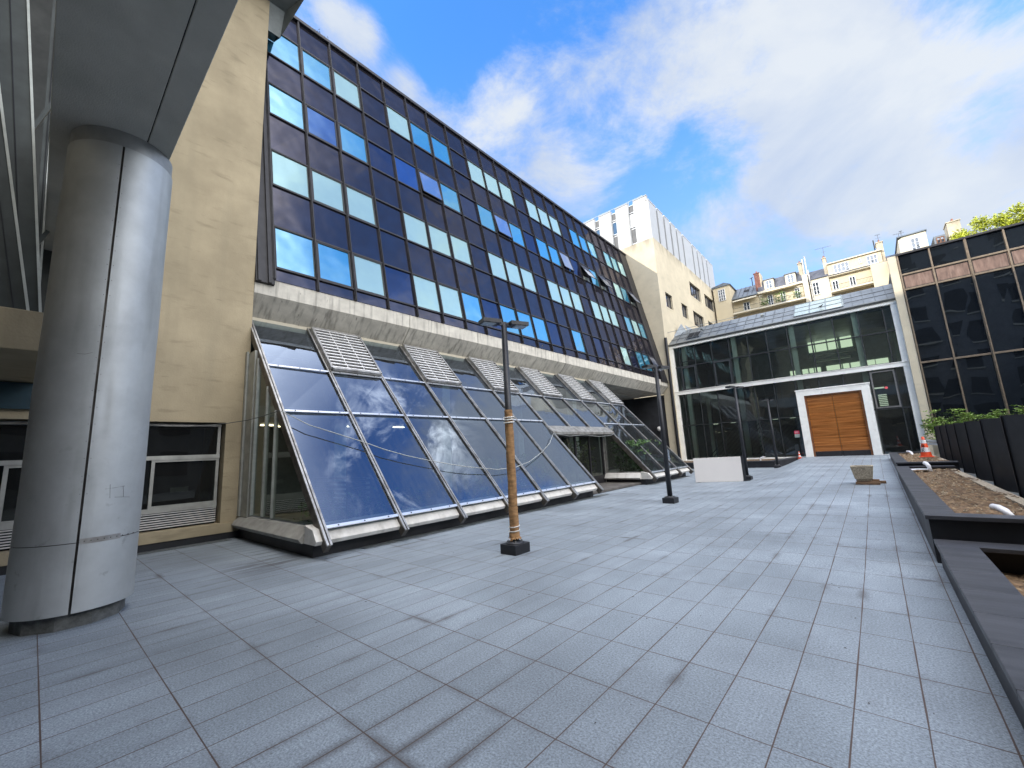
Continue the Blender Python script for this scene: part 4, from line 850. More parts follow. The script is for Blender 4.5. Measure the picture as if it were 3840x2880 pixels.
# ------------------------------------------------------------------ bronze framed building on the right
BY = 33.5
Z_ = thing('bronze_office_building', (9, BY, 0), 'dark glass office facade with bronze frames and copper panels at the right', 'office building')
m = MB(); m.box(2.25, 14, BY+.25, 44, 0, 12.1); m.build('building_body', dark, Z_)
m = MB(); m.box(2.12, 2.50, BY-.05, BY+.35, 0, 12.3); m.box(2.50,14,BY+.05,BY+.2,0,1.85); m.build('side_pilaster', beige2, Z_)
zr = [12.28, 11.10, 10.98, 10.15, 10.05, 5.60, 1.9]
mx_ = [2.56, 3.93, 5.37, 6.80, 8.24, 9.67, 11.1, 12.5, 13.9]
m = MB()
for i, x in enumerate(mx_):
    w = .05 if i % 2 == 0 and i else .035
    m.box(x-w, x+w, BY-.10, BY+.1, 1.85, 12.25)
    if i % 2 == 0 and i: m.box(x-.012, x+.012, BY-.14, BY-.10, 1.85, 12.25)
for z in (11.03, 10.10, 5.62): m.box(2.56, 13.9, BY-.07, BY+.1, z-.05, z+.05)
m.box(2.5, 14, BY-.06, BY+.2, 1.80, 1.95); bev(m.build('bronze_frame', bronze, Z_), .006)
m = MB(); m.box(2.5, 14, BY-.14, BY+.3, 12.25, 12.36); m.build('roof_edge', framed, Z_)
for i in range(8):
    a, b_ = mx_[i]+.04, mx_[i+1]-.04
    for z0, z1, mt, nm in ((11.08,12.25,brg,'pane'),(10.15,10.98,rustp,'copper_panel'),(5.67,10.05,brg,'pane'),(1.95,5.57,brg,'pane')):
        if nm == 'copper_panel':
            q_ = MB(); q_.box(a, b_, BY, BY+.03, z0, z1); q_ = q_.build(nm, mt, Z_); r_ = MB()
            for x0, x1, y0, y1 in ((a+.03,b_-.03,z0+.03,z0+.05),(a+.03,b_-.03,z1-.05,z1-.03),(a+.03,a+.05,z0+.05,z1-.05),(b_-.05,b_-.03,z0+.05,z1-.05)): r_.box(x0, x1, BY-.02, BY, y0, y1)
            r_.build('panel_bead', framed, q_)
        else:
            e = [random.uniform(-.02,.02) for _ in range(4)]
            p_ = MB(); p_.quad((a,BY+.03+e[0],z0),(b_,BY+.03+e[1],z0),(b_,BY+.03+e[2],z1),(a,BY+.03+e[3],z1)); p_.build(nm, mt, Z_)
m = MB()
for z in (8.55, 7.0, 4.6, 3.2): m.box(2.6, 13.9, BY+.12, BY+.14, z, z+.03)
m.build('inner_rail', alu, Z_)
# low wall and white rolled sheet at its foot
m = MB(); m.box(2.2, 14, 31.6, 31.9, .2, 1.25); tag(m.build('low_wall', beige2), 'low beige wall under the hedge at the foot of the bronze building', 'wall')
m = MB(); m.tube([(1.9,31.2,1.18),(2.3,31.1,1.12),(2.75,31.05,1.15),(3.1,31,1.12)], .07, 8); m.tube([(1.95,31.2,1.02),(2.35,31.1,.97),(3.1,31,.98)], .06, 8)
tag(m.build('rolled_sheet', pvc, smooth=True), 'white rolled plastic sheet lying on the low wall behind the tall cone', 'sheet')

# ------------------------------------------------------------------ old apartment buildings behind
AY = 50.
def win(par, x0, x1, z0, z1, y, n=2, rows=2, nm='window', frame=winw):
    f_ = MB(); t = .05
    for a, b_, c0, c1 in ((x0,x1,z0,z0+t),(x0,x1,z1-t,z1),(x0,x0+t,z0+t,z1-t),(x1-t,x1,z0+t,z1-t)): f_.box(a, b_, y-.06, y+.02, c0, c1)
    for k in range(1, n): xx_ = x0+(x1-x0)*k/n; f_.box(xx_-t*.6, xx_+t*.6, y-.05, y+.02, z0+t, z1-t)
    for k in range(1, rows): zz = z0+(z1-z0)*k/rows; f_.box(x0+t, x1-t, y-.045, y+.02, zz-.015, zz+.015)
    w = f_.build(nm, frame, par); p_ = MB(); p_.quad((x0,y-.01,z0),(x1,y-.01,z0),(x1,y-.01,z1),(x0,y-.01,z1)); p_.build('pane', pane, w); return w
def rail(par, x0, x1, z, y, h=.5):
    r_ = MB(); r_.box(x0, x1, y-.01, y+.01, z+h-.02, z+h+.01); r_.box(x0, x1, y-.01, y+.01, z+.05, z+.07)
    k = x0
    while k < x1: r_.box(k, k+.014, y-.008, y+.008, z, z+h); k += .10
    s_ = MB(); s_.box(x0-.05, x1+.05, y-.05, y+.75, z-.16, z); b_ = s_.build('balcony', cream2, par); r_.build('railing', iron, b_); return b_
def chimney(par, x0, x1, y0, y1, z0, z1, mt=chim, pots=3):
    c_ = MB(); c_.box(x0, x1, y0, y1, z0, z1); c_.box(x0-.05, x1+.05, y0-.05, y1+.05, z1, z1+.08); c_ = c_.build('chimney', mt, par); p_ = MB()
    for k in range(pots): yy_ = y0+(y1-y0)*(k+.5)/pots; p_.cyl(((x0+x1)/2,yy_,z1+.08), ((x0+x1)/2,yy_,z1+.32), .08, .065, 8)
    p_.build('chimney_pots', potm, c_)
def antenna(par, x, y, z, h, w, ang=0):
    a_ = MB(); a_.cyl((x,y,z), (x,y,z+h), .02, n=5); c, s_ = math.cos(ang), math.sin(ang)
    a_.bar((x-w/2*c,y-w/2*s_,z+h), (x+w/2*c,y+w/2*s_,z+h), .02)
    for k in range(7): q_ = -w/2+w*k/6; a_.bar((x+q_*c,y+q_*s_-.12,z+h), (x+q_*c,y+q_*s_+.12,z+h), .012)
    a_.bar((x-.18,y,z+h*.6), (x+.18,y,z+h*.6), .015); a_.build('antenna', mat('antenna_metal', (.10,.10,.11), .5) if 'antenna_metal' not in MC else MC['antenna_metal'], par)
A = thing('apartment_building', (-10.5, AY+3, 0), 'narrow cream apartment building at the left end of the old row', 'building', 'old apartment buildings behind the hall')
m = MB(); m.box(-11.6, -9.9, AY-.4, AY+8, 0, 19.05); m.build('wall', cream, A)
m = MB(); m.prism([(-11.7,19.05),(-9.8,19.05),(-9.75,19.12),(-10.4,19.45),(-11.7,19.2)], lambda x,z: (x,AY-.5,z), lambda x,z: (x,AY+8,z)); fixn(m.build('roof', zinc, A)); win(A, -11.1, -10.4, 17.4, 18.75, AY-.41, 3, 4)
A = thing('apartment_building', (-8.5, AY+3, 0), 'low cream building with zinc roof, skylight and awning in the old row', 'building', 'old apartment buildings behind the hall')
m = MB(); m.box(-9.88, -7.3, AY, AY+8, 0, 17.25); m.build('wall', cream, A)
m = MB(); m.prism([(AY-.25,17.25),(AY-.25,17.35),(AY+2.6,19.25),(AY+8,19.4),(AY+8,17.25)], lambda y,z: (-9.88,y,z), lambda y,z: (-7.3,y,z)); fixn(m.build('roof', zinc, A))
m = MB()
for k in range(6): m.bar((-9.7+.45*k,AY-.2,17.42),(-9.7+.45*k,AY+2.6,19.3),.03)
m.build('roof_seams', slate, A); m = MB(); m.add([(-8.85,AY+1.0,18.25),(-8.3,AY+1.0,18.25),(-8.3,AY+1.55,18.62),(-8.85,AY+1.55,18.62)],[(0,1,2,3)]); m.build('skylight', dark, A)
m = MB(); m.add([(-9.75,AY-.02,17.2),(-7.4,AY-.02,17.2),(-7.4,AY-.7,16.95),(-9.75,AY-.7,16.95),(-9.75,AY-.72,16.84),(-7.4,AY-.72,16.84)],[(0,1,2,3),(3,2,5,4)]); m.build('awning', cream2, A)
win(A, -8.85, -8.25, 15.4, 16.7, AY-.01, 2, 3); rail(A, -9.8, -7.4, 15.6, AY-.7)
chimney(A, -7.5, -7.0, AY+.3, AY+1.6, 17.3, 19.7, brick, 3)
m = MB(); m.box(-6.99,-6.9,AY+.3,AY+1.6,17.3,19.7); m.build('chimney_side', chim, A); m = MB(); m.cyl((-8.0,AY+2,19),(-8.0,AY+2,20),.05,n=6); m.bar((-8.2,AY+2,19.9),(-7.85,AY+2,20),.06); m.build('flue', iron, A)
A = thing('apartment_building', (-5.2, AY+3, 0), 'cream building with slate attic, two dormers and a planted balcony', 'building', 'old apartment buildings behind the hall')
m = MB(); m.box(-7.28, -3.35, AY, AY+8, 0, 17.25); m.build('wall', cream, A)
m = MB(); m.box(-7.35, -3.3, AY-.25, AY, 17.2, 17.42); m.box(-7.3,-3.35,AY-.08,AY,16.95,17.05); m.build('cornice', cream2, A)
m = MB(); m.prism([(AY-.1,17.42),(AY+.7,18.75),(AY+8,19.0),(AY+8,17.42)], lambda y,z: (-7.28,y,z), lambda y,z: (-3.35,y,z)); fixn(m.build('roof', slate, A))
for x0, x1 in ((-6.65,-5.75),(-4.72,-3.8)):
    m = MB(); m.box(x0, x1, AY-.05, AY+1.2, 17.43, 18.55); d_ = m.build('dormer', cream2, A); m = MB(); m.box(x0-.08, x1+.08, AY-.15, AY+1.2, 18.55, 18.63); m.build('dormer_roof', zinc, d_)
    win(d_, x0+.18, x1-.15, 17.55, 18.45, AY-.06, 2, 2)
for x0, x1 in ((-6.5,-6.05),(-5.35,-4.9),(-4.08,-3.65)): win(A, x0, x1, 15.6, 16.85, AY-.01, 2, 3)
rail(A, -7.25, -3.3, 15.55, AY-.75, .55)
m = MB(); m.add([(-7.0,AY-.02,17.1),(-3.9,AY-.02,17.1),(-3.9,AY-.55,16.98),(-7.0,AY-.55,16.98)],[(0,1,2,3)]); m.build('awning', cream2, A)
A = thing('apartment_building', (-2, AY+3, 0), 'pale wall with one window, steel flues and dark slate roof', 'building', 'old apartment buildings behind the hall')
m = MB(); m.box(-3.3, -2.85, AY-.25, AY+.3, 0, 18.0); m.box(-2.7, -1.2, AY-.1, AY+8, 0, 17.3); m.box(-3.3, -2.7, AY+.3, AY+8, 0, 17.0); m.build('wall', cream2, A)
m = MB(); m.prism([(AY-.2,17.3),(AY+2.2,18.9),(AY+8,18.9),(AY+8,17.3)], lambda y,z: (-3.0,y,z), lambda y,z: (-1.2,y,z)); fixn(m.build('roof', slate, A)); win(A, -2.57, -2.05, 15.65, 16.95, AY-.11, 2, 3)
m = MB(); m.cyl((-3.05,AY+.0,18.0),(-3.05,AY+.0,19.7),.07,n=8); m.cyl((-2.82,AY+.1,17.9),(-2.82,AY+.1,19.9),.06,n=8); m.cyl((-2.7,AY-.15,15.2),(-2.7,AY-.15,18.4),.05,n=8); m.lathe([(0,.12),(.1,.05),(.1,0)],(-2.82,AY+.1,19.9),8); m.build('steel_flues', alu, A)
chimney(A, -3.5, -3.2, AY+.4, AY+1.8, 17.0, 19.5, chim, 3)
A = thing('apartment_building', (1, AY+3, 0), 'long cream building with set back top floor and balcony in the old row', 'building', 'old apartment buildings behind the hall')
m = MB(); m.box(-1.18, 3.1, AY, AY+8, 0, 17.1); m.box(-1.18, 2.85, AY+.05, AY+7, 17.3, 18.45); m.build('wall', cream, A)
m = MB(); m.box(-1.22, 3.15, AY-.3, AY+.05, 17.08, 17.25); m.box(-1.2,2.95,AY-.1,AY+7,18.45,18.55); m.build('cornice', cream2, A); m = MB(); m.box(-1.22,3.15,AY-.36,AY-.28,17.18,17.24); m.build('gutter', slate, A)
for x0, x1, n_ in ((-.73,.47,4),(1.22,1.40,1),(1.77,2.55,3)): win(A, x0, x1, 17.35 if n_ > 1 else 17.75, 18.25, AY+.04, n_, 2)
for x0, x1 in ((-1.03,-.55),(.28,.74),(1.95,2.4)): win(A, x0, x1, 15.4, 16.65, AY-.01, 2, 3)
rail(A, -1.15, 3.1, 15.5, AY-.8, .5); chimney(A, -1.46, -1.2, AY+.3, AY+1.6, 17.3, 19.3, chim, 3); antenna(A, -1.25, AY+.8, 19.5, 1.1, 1.25, .1)
chimney(A, 2.65, 3.1, AY+.2, AY+1.4, 17.2, 19.3, chim, 3); antenna(A, 2.9, AY+.8, 19.5, .8, .35); m = MB(); m.cyl((2.5,AY+.3,18.5),(2.5,AY+.3,19.7),.05,n=6); m.cyl((.9,AY+1,18.5),(.9,AY+1,18.85),.04,n=6); m.cyl((1.4,AY+1,18.5),(1.4,AY+1,18.9),.04,n=6); m.build('flue', iron, A)
A = thing('apartment_building', (5.3, 50, 0), 'white attic house with slate roof above the bronze building', 'building', 'old apartment buildings behind the hall')
m = MB(); m.box(3.95, 5.70, 48, 54, 14, 18.22); m.add([(3.95,48,18.22),(5.70,48,18.22),(5.70,48,18.45),(4.25,48,18.42)],[(0,1,2,3)]); m.build('wall', cream2, A); win(A, 4.68, 5.22, 16.85, 18.05, 47.99, 2, 3)
m = MB(); m.box(3.9, 5.78, 47.9, 54, 18.45, 18.55); m.build('roof_edge', zinc, A)
m = MB(); m.prism([(47.9,16.4),(48.0,16.6),(50,17.75),(54,17.8),(54,16.4)], lambda y,z: (3.1,y,z), lambda y,z: (3.95,y,z)); m.prism([(48.3,16.4),(50,17.7),(54,17.8),(54,16.4)], lambda y,z: (5.7,y,z), lambda y,z: (10.2,y,z)); fixn(m.build('roof', slate, A))
m = MB(); m.box(6.08, 6.78, 48.1, 50, 16.5, 17.75); d_ = m.build('dormer', zinc, A); win(d_, 6.2, 6.68, 16.85, 17.6, 48.09, 2, 3, 'window', woodf)
m = MB(); m.add([(3.3,48.6,17.15),(3.75,48.6,17.15),(3.75,49.0,17.4),(3.3,49.0,17.4)],[(0,1,2,3)]); m.build('skylight', pane, A)
chimney(A, 6.95, 7.72, 48, 49.4, 16.5, 18.55, chim, 4); antenna(A, 4.15, 49, 18.4, .8, .7, .2); antenna(A, 4.35, 49.4, 18.4, 1.1, .2)
m = MB(); m.box(1.9, 3.12, 49.0, 54, 12, 17.0); m.build('side_wall', cream, A)
def bush(name, box, n, mt, label, cat, size=.16):
    return plants(name, [box], [n], mt, label, cat, size)
bush('balcony_plant', (-7.1,-6.4,AY-.7,AY-.45,15.7,16.5), 60, leafl, 'leafy green plant at the left end of the planted balcony', 'plant', .14)
bush('balcony_plant', (-5.8,-4.9,AY-.7,AY-.45,15.7,16.7), 60, leafl, 'tall green plant in the middle of the planted balcony', 'plant', .14)
bush('balcony_plant', (-4.2,-3.5,AY-.7,AY-.45,15.7,16.4), 50, leafl, 'green plant at the right end of the planted balcony', 'plant', .14)
bush('balcony_plant', (2.4,3.0,AY-.75,AY-.5,15.6,16.15), 35, leafl, 'small plant on the balcony of the long cream building', 'plant', .12)

# ------------------------------------------------------------------ tree beyond the bronze building
TR = thing('tree', (9.9, 42, 0), 'sunlit yellow green tree crown rising above the bronze building roof', 'tree')
m = MB(); m.cyl((9.9,46,0),(9.9,46,9),.35,.25,10)
br = []
for k in range(9):
    a = k*.7; e_ = Vector((9.9+2.4*math.cos(a), 46+1.8*math.sin(a), 14+1.5*math.sin(k*1.7))); br.append(e_); m.cyl((9.9,46,8.5+.2*k), e_, .14, .04, 6)
m.build('trunk', bark, TR)
m = MB()
cl = [(random.uniform(6.9,14.5), random.uniform(44.5,48), 0) for _ in range(75)]
for cx_, cy_, _ in cl:
    top = 17.35-.16*max(0, 9.6-cx_)**1.6-.03*max(0,cx_-12)**2; cz_ = random.uniform(top-3.2, top-.1); r_ = random.uniform(.35,.65)
    for _ in range(330):
        d_ = Vector((random.gauss(0,1), random.gauss(0,1), random.gauss(0,.7))).normalized()*r_*random.random()**.4
        m.leaf((cx_+d_.x, cy_+d_.y, cz_+d_.z), (random.uniform(-1,1), random.uniform(-1,1), random.uniform(-.6,.6)), random.uniform(.12,.22), .09)
m.build('crown', leafy, TR)
# hedge behind the black fence
HG = thing('hedge_shrub', (5, 31.2, 1.2), 'bright green leafy hedge between the black fence and the bronze building', 'hedge')
m = MB(); st_ = MB()
for k in range(46):
    cx_ = 2.15+8*random.random()**.9; cy_ = random.uniform(30.6,31.5); h_ = random.uniform(1.9,2.75)-.06*max(0,cx_-6)
    st_.bar((cx_,cy_,1.0),(cx_+random.uniform(-.2,.2),cy_,h_),.02)
    for _ in range(26):
        z = 1.5+(h_-1.5)*random.random()**.7; px_, py_ = cx_+random.gauss(0,.16), cy_+random.gauss(0,.15)
        for q_ in range(7): m.leaf((px_,py_,z), (math.cos(q_*.9+k), math.sin(q_*.9+k), random.uniform(-.1,.8)), random.uniform(.12,.2), .055)
for _ in range(200):
    px_, py_, z = random.uniform(1.95,2.5), random.uniform(30.4,31), random.uniform(1.2,2.3)
    m.leaf((px_,py_,z), (random.uniform(-1,1), random.uniform(-1,1), random.uniform(-.2,.8)), .16, .055)
m.build('foliage', mat('hedge_leaf', (.22,.34,.06), .45, var=.35, scale=5), HG); st_.build('stems', bark, HG)

# ------------------------------------------------------------------ black fence of angled boards
FN = thing('black_fence', (2.3, 18, .24), 'tall black fence of angled boards beside the long planters', 'fence')
fy = [9.3, 11.9, 14.6, 17.4, 20.1, 22.9, 25.6, 28.2]; fx = [1.74,1.80,1.87,1.93,1.98,2.03,2.08,2.12]
for x, y in zip(fx, fy):
    m = MB(); m.add([(x,y,.26),(x+.75,y+.25,.26),(x+.75,y+.29,.26),(x,y+.04,.26),(x,y,1.88),(x+.75,y+.25,1.88),(x+.75,y+.29,1.88),(x,y+.04,1.88)],[(0,3,2,1),(4,5,6,7),(0,1,5,4),(1,2,6,5),(2,3,7,6),(3,0,4,7)])
    b_ = m.build('fence_board', black, FN)
    m = MB()
    for q_ in (.3,.62): m.add([(x+.75*q_,y+.25*q_-.004,.27),(x+.75*q_+.012,y+.25*q_-.002,.27),(x+.75*q_+.012,y+.25*q_-.002,1.87),(x+.75*q_,y+.25*q_-.004,1.87)],[(0,1,2,3)])
    m.build('board_edge', lampb, b_)
m = MB()
for i in range(len(fy)-1): m.add([(fx[i]+.75,fy[i]+.27,.26),(fx[i+1]+.02,fy[i+1]+.02,.26),(fx[i+1]+.02,fy[i+1]+.02,1.86),(fx[i]+.75,fy[i]+.27,1.86)],[(0,1,2,3)])
m.build('fence_backing', black, FN)
m = MB(); m.tube([(2.02,17.38,1.30),(2.12,17.36,1.33),(2.24,17.4,1.37),(2.30,17.4,1.45)], .018); m.build('fence_handle', alubright, FN)

# ------------------------------------------------------------------ planters
def planter(x0, x1, y0, y1, zc, zbase, label, cap=.30, soilz=None, right_conc=False, mitre=False):
    t = thing('planter', ((x0+x1)/2, y0, zbase), label, 'planter', 'black stone planters')
    m_ = MB(); m_.box(x0+.03, x0+.11, y0+.06, y1-.03, zbase-.1, zc-.05); m_.box(x0+.11, x1, y0+.06, y0+.14, zbase-.1, zc-.05); m_.box(x0+.11, x1, y1-.11, y1-.03, zbase-.1, zc-.05)
    m_.build('planter_wall', black, t)
    n_ = max(1, int((y1-y0-cap)/.62)); c_ = MB()
    for k in range(n_):
        a, b_ = y0+cap+(y1-y0-2*cap)*k/n_, y0+cap+(y1-y0-2*cap)*(k+1)/n_; c_.box(x0, x0+cap, a+.002, b_-.002, zc-.05, zc)
    c_.add([(x0,y0,zc-.05),(x0+cap,y0+cap,zc-.05),(x0,y0+cap,zc-.05),(x0,y0,zc),(x0+cap,y0+cap,zc),(x0,y0+cap,zc)],[(0,2,1),(3,4,5),(0,1,4,3),(1,2,5,4),(2,0,3,5)])
    c_.add([(x0,y1,zc-.05),(x0+cap,y1-cap,zc-.05),(x0,y1-cap,zc-.05),(x0,y1,zc),(x0+cap,y1-cap,zc),(x0,y1-cap,zc)],[(0,1,2),(3,5,4),(0,3,4,1),(1,4,5,2),(2,5,3,0)])
    bev(c_.build('coping', granite, t), .006)
    for ya, yb in ((y0, y0+cap), (y1, y1-cap)):
        c_ = MB(); c_.add([(x0,ya,zc-.05),(x1,ya,zc-.05),(x1,yb,zc-.05),(x0+cap,yb,zc-.05),(x0,ya,zc),(x1,ya,zc),(x1,yb,zc),(x0+cap,yb,zc)],[(0,1,2,3),(4,5,6,7),(0,1,5,4),(1,2,6,5),(2,3,7,6),(3,0,4,7)])
        fixn(bev(c_.build('end_coping', granite, t), .005))
    if right_conc: m_ = MB(); m_.box(x1-.16, x1, y0+.14, y1-.11, zbase-.1, zc-.09); m_.build('kerb', gravelc, t)
    sz = soilz if soilz is not None else zc-.10
    m_ = MB(); nx_, ny_ = 26, int((y1-y0)/.09)
    for j in range(ny_+1):
        for i in range(nx_+1):
            xx_ = x0+.10+(x1-x0-.14)*i/nx_; yy_ = y0+.10+(y1-y0-.20)*j/ny_
            m_.v.append((xx_, yy_, sz+.02*math.sin(3*xx_+2*yy_)+random.gauss(0,.011)+(.05*random.random() if random.random() < .04 else 0)))
    for j in range(ny_):
        for i in range(nx_): a = j*(nx_+1)+i; m_.f.append((a,a+1,a+nx_+2,a+nx_+1))
    m_.build('soil', soil, t)
    return t
planter(.34, 2.6, 1.2, 7.42, .34, 0, 'near black stone planter in the lower right corner', .34, .06)
planter(.31, 1.62, 7.50, 18.25, .61, 0, 'long middle black stone planter filled with brown soil', .30, .50, True)
planter(.34, 1.75, 18.35, 28.2, .72, .2, 'far black stone planter beside the tall cone', .30, .63, True)
t = thing('planter', (-8, 31, 0), 'low wedge shaped black planter under the hall glass on the left', 'planter', 'black stone planters')
m = MB(); m.box(-11.6, -4.95, 29.4, 29.55, -.1, .36); m.add([(-4.95,29.4,-.1),(-4.85,29.4,-.1),(-4.05,33.5,.0),(-4.15,33.5,.0),(-4.95,29.4,.36),(-4.85,29.4,.36),(-4.05,33.5,.40),(-4.15,33.5,.40)],[(0,3,2,1),(4,5,6,7),(0,1,5,4),(1,2,6,5),(2,3,7,6),(3,0,4,7)]); m.build('planter_wall', black, t)
m = MB(); m.box(-11.6, -4.9, 29.35, 29.62, .36, .42); m.add([(-5.12,29.62,.36),(-4.80,29.4,.36),(-4.0,33.5,.40),(-4.3,33.5,.40),(-5.12,29.62,.42),(-4.80,29.4,.42),(-4.0,33.5,.45),(-4.3,33.5,.45)],[(0,3,2,1),(4,5,6,7),(0,1,5,4),(1,2,6,5),(2,3,7,6),(3,0,4,7)]); m.build('coping', granite, t)
m = MB(); m.add([(-11.6,29.6,.34),(-5.0,29.6,.34),(-4.2,33.6,.36),(-11.6,33.6,.36)],[(0,1,2,3)]); m.build('soil', soil, t)

# pipes, plastic sheet in the planters
def pipe(pts, r, label, cap=True):
    m_ = MB(); m_.tube(pts, r, 12); o_ = m_.build('plastic_pipe', pvc, smooth=True); md = o_.modifiers.new('edge', 'EDGE_SPLIT'); md.split_angle = 1; tag(o_, label, 'pipe', 'white drain pipes'); return o_
pipe([(1.10,8.05,.48),(1.10,8.02,.56),(1.07,8.06,.62),(1.03,8.16,.645),(1.00,8.24,.645)], .042, 'white elbow pipe sticking out of the soil at the near end of the middle planter')
pipe([(1.03,17.3,.46),(1.03,17.28,.56),(1.02,17.3,.66),(.99,17.36,.72),(.96,17.45,.74)], .05, 'white elbow pipe at the far end of the middle planter')
pipe([(1.12,26.6,.62),(1.1,26.65,.72),(1.05,26.75,.77),(.98,26.9,.78)], .05, 'white elbow pipe in the far planter near the hall')
pipe([(-5.9,31.2,.36),(-5.9,31.2,.46),(-5.85,31.2,.53),(-5.72,31.2,.56),(-5.6,31.2,.55)], .05, 'white pipe end in the wedge planter by the last lamp')
m = MB(); ring = [(.64,16.9),(.75,17.2),(.95,17.15),(1.04,17.3),(1.02,17.5),(.80,17.55),(.62,17.5)]
m.add([(x,y,.555) for x,y in ring]+[(x,y,.57) for x,y in ring], [tuple(range(7)),tuple(range(7,14))]+[(i,(i+1)%7,(i+1)%7+7,i+7) for i in range(7)]); tag(m.build('foam_sheet', pvc), 'torn white foam sheet lying on the soil of the middle planter', 'sheet')
rs = MB()
for _ in range(330):
    p_ = random.choice([(.66,1.4,7.9,18,.52),(.68,1.55,18.8,27.8,.65)]); x, y = random.uniform(p_[0],p_[1]), random.uniform(p_[2],p_[3]); s_ = random.uniform(.01,.028)
    rs.add([(x-s_,y-s_,p_[4]),(x+s_,y-s_*.6,p_[4]),(x+s_*.7,y+s_,p_[4]),(x-s_*.6,y+s_,p_[4]),(x,y,p_[4]+s_*1.3)],[(0,1,4),(1,2,4),(2,3,4),(3,0,4)])
rs.build('loose_stones', mat('pale_stone', (.36,.29,.2), .9, var=.4, scale=40))['kind'] = 'stuff'

# ------------------------------------------------------------------ lamp posts
def rot2(x, y, a): return (x*math.cos(a)-y*math.sin(a), x*math.sin(a)+y*math.cos(a))
def lamp_post(loc, label, a, wrapped):
    t = thing('lamp_post', loc, label, 'lamp post', 'black twin head lamp posts'); lx, ly, lz = loc
    m_ = MB(); m_.box(lx-.17, lx+.17, ly-.19, ly+.19, lz-.02, lz+.155); bev(m_.build('base_block', black, t), .006)
    m_ = MB(); m_.lathe([(.16,.155),(.16,.17),(.075,.20),(.07,.20)], (lx,ly,lz), 24); m_.build('flange', lampb, t, smooth=True)
    m_ = MB()
    for k in range(4): x, y = rot2(.12, 0, math.pi/4+k*math.pi/2); m_.cyl((lx+x,ly+y,lz+.165), (lx+x,ly+y,lz+.205), .014, n=6)
    m_.build('anchor_bolts', alu, t)
    m_ = MB(); m_.cyl((lx,ly,lz+.18), (lx,ly,lz+4.05), .072, .052, 20); m_.build('pole', lampb, t, smooth=True)
    for s_ in (-1, 1):
        def HF(u, v, w): x, y = rot2(s_*u, v, a); return (lx+x, ly+y, lz+w)
        m_ = MB(); m_.obox(HF, (.02, .13), (-.035, .035), (3.99, 4.05)); ar = m_.build('arm', lampb, t)
        m_ = MB(); m_.obox(HF, (.10, .46), (-.125, .125), (4.0, 4.07)); fixn(m_.build('lamp_head', lampb, t)); hd = S.collection.objects[-1] if 0 else None
        m_ = MB(); m_.obox(HF, (.20, .44), (-.10, .10), (3.988, 3.999)); fixn(m_.build('lamp_lens', lens, t))
    if wrapped:
        m_ = MB(); rows = 60; n_ = 20
        for j in range(rows+1):
            z = .235+(2.42-.235)*j/rows
            for i in range(n_): th = 2*math.pi*i/n_; r = .079-.0045*z+.004*math.sin(5*th+z*9)+.005*random.random()+(.010 if j < 3 else 0); m_.v.append((lx+r*math.cos(th), ly+r*math.sin(th), lz+z))
        for j in range(rows):
            for i in range(n_): m_.f.append((j*n_+i, j*n_+(i+1)%n_, (j+1)*n_+(i+1)%n_, (j+1)*n_+i))
        m_.build('paper_wrap', kraft, t, smooth=True)
        m_ = MB()
        for z in (.36,.43,2.20,2.25,2.29):
            pts_ = [(lx+.089*math.cos(q_), ly+.089*math.sin(q_), lz+z+.01*math.sin(q_*1.0)) for q_ in [2*math.pi*k/20 for k in range(21)]]; m_.tube(pts_, .009 if z < 1 else .013, 6)
        m_.build('tie', tape, t, smooth=True)
        m_ = MB()
        for k in range(26):
            q_ = k*.55; r = .09+.05*random.random(); x, y = r*math.cos(q_), r*math.sin(q_); p0 = Vector((lx+.085*math.cos(q_), ly+.085*math.sin(q_), lz+.26)); p1 = Vector((lx+x,ly+y,lz+.20+.04*random.random()))
            w_ = Vector((-math.sin(q_), math.cos(q_), .3))*.014; m_.add([p0-w_,p0+w_,p1+w_*.7,p1-w_*.4],[(0,1,2,3)])
        m_.build('torn_paper', kraft, t)
    return t
LA = math.radians(68)
lamp_post((-4.87,5.50,0), 'nearest lamp post, its lower half wrapped in brown paper', LA, True)
l2 = lamp_post((-4.77,12.30,0), 'second lamp post, bare black, standing on open paving', LA, False)
copy_thing(l2, (-4.42,20.25,gz(-4.42,20.25)), 0, 'third lamp post, rising behind the white board')
copy_thing(l2, (-4.60,28.75,0.0), 0, 'farthest lamp post, in front of the low planter by the hall')

# ------------------------------------------------------------------ cones
def cone(loc, s, label):
    t = thing('traffic_cone', loc, label, 'traffic cone', 'orange traffic cones'); x, y, z = loc; R0, R1, Hh = .165*s, .035*s, .74*s
    rr = lambda q_: R0+(R1-R0)*q_
    def seg(a, b_, nm, mt, **k):
        m_ = MB(); m_.lathe([(rr(a),.03*s+Hh*a),(rr(b_),.03*s+Hh*b_)]+([(0,.03*s+Hh*b_)] if b_ == 1 else []), (x,y,z), 24); return m_.build(nm, mt, t, smooth=True, **k)
    m_ = MB(); m_.box(x-.2*s, x+.2*s, y-.2*s, y+.2*s, z, z+.03*s); bev(m_.build('base', orange, t), .01)
    seg(0,.22,'cone_body',orange); b1 = seg(.22,.45,'white_band',conewh); seg(.45,.66,'cone_body',orange); seg(.66,.84,'white_band',conewh); seg(.84,1,'cone_body',orange); return t, b1
c1, b1 = cone((1.32,22.3,.70), 1.0, 'tall orange and white cone with a black R mark on the far planter')
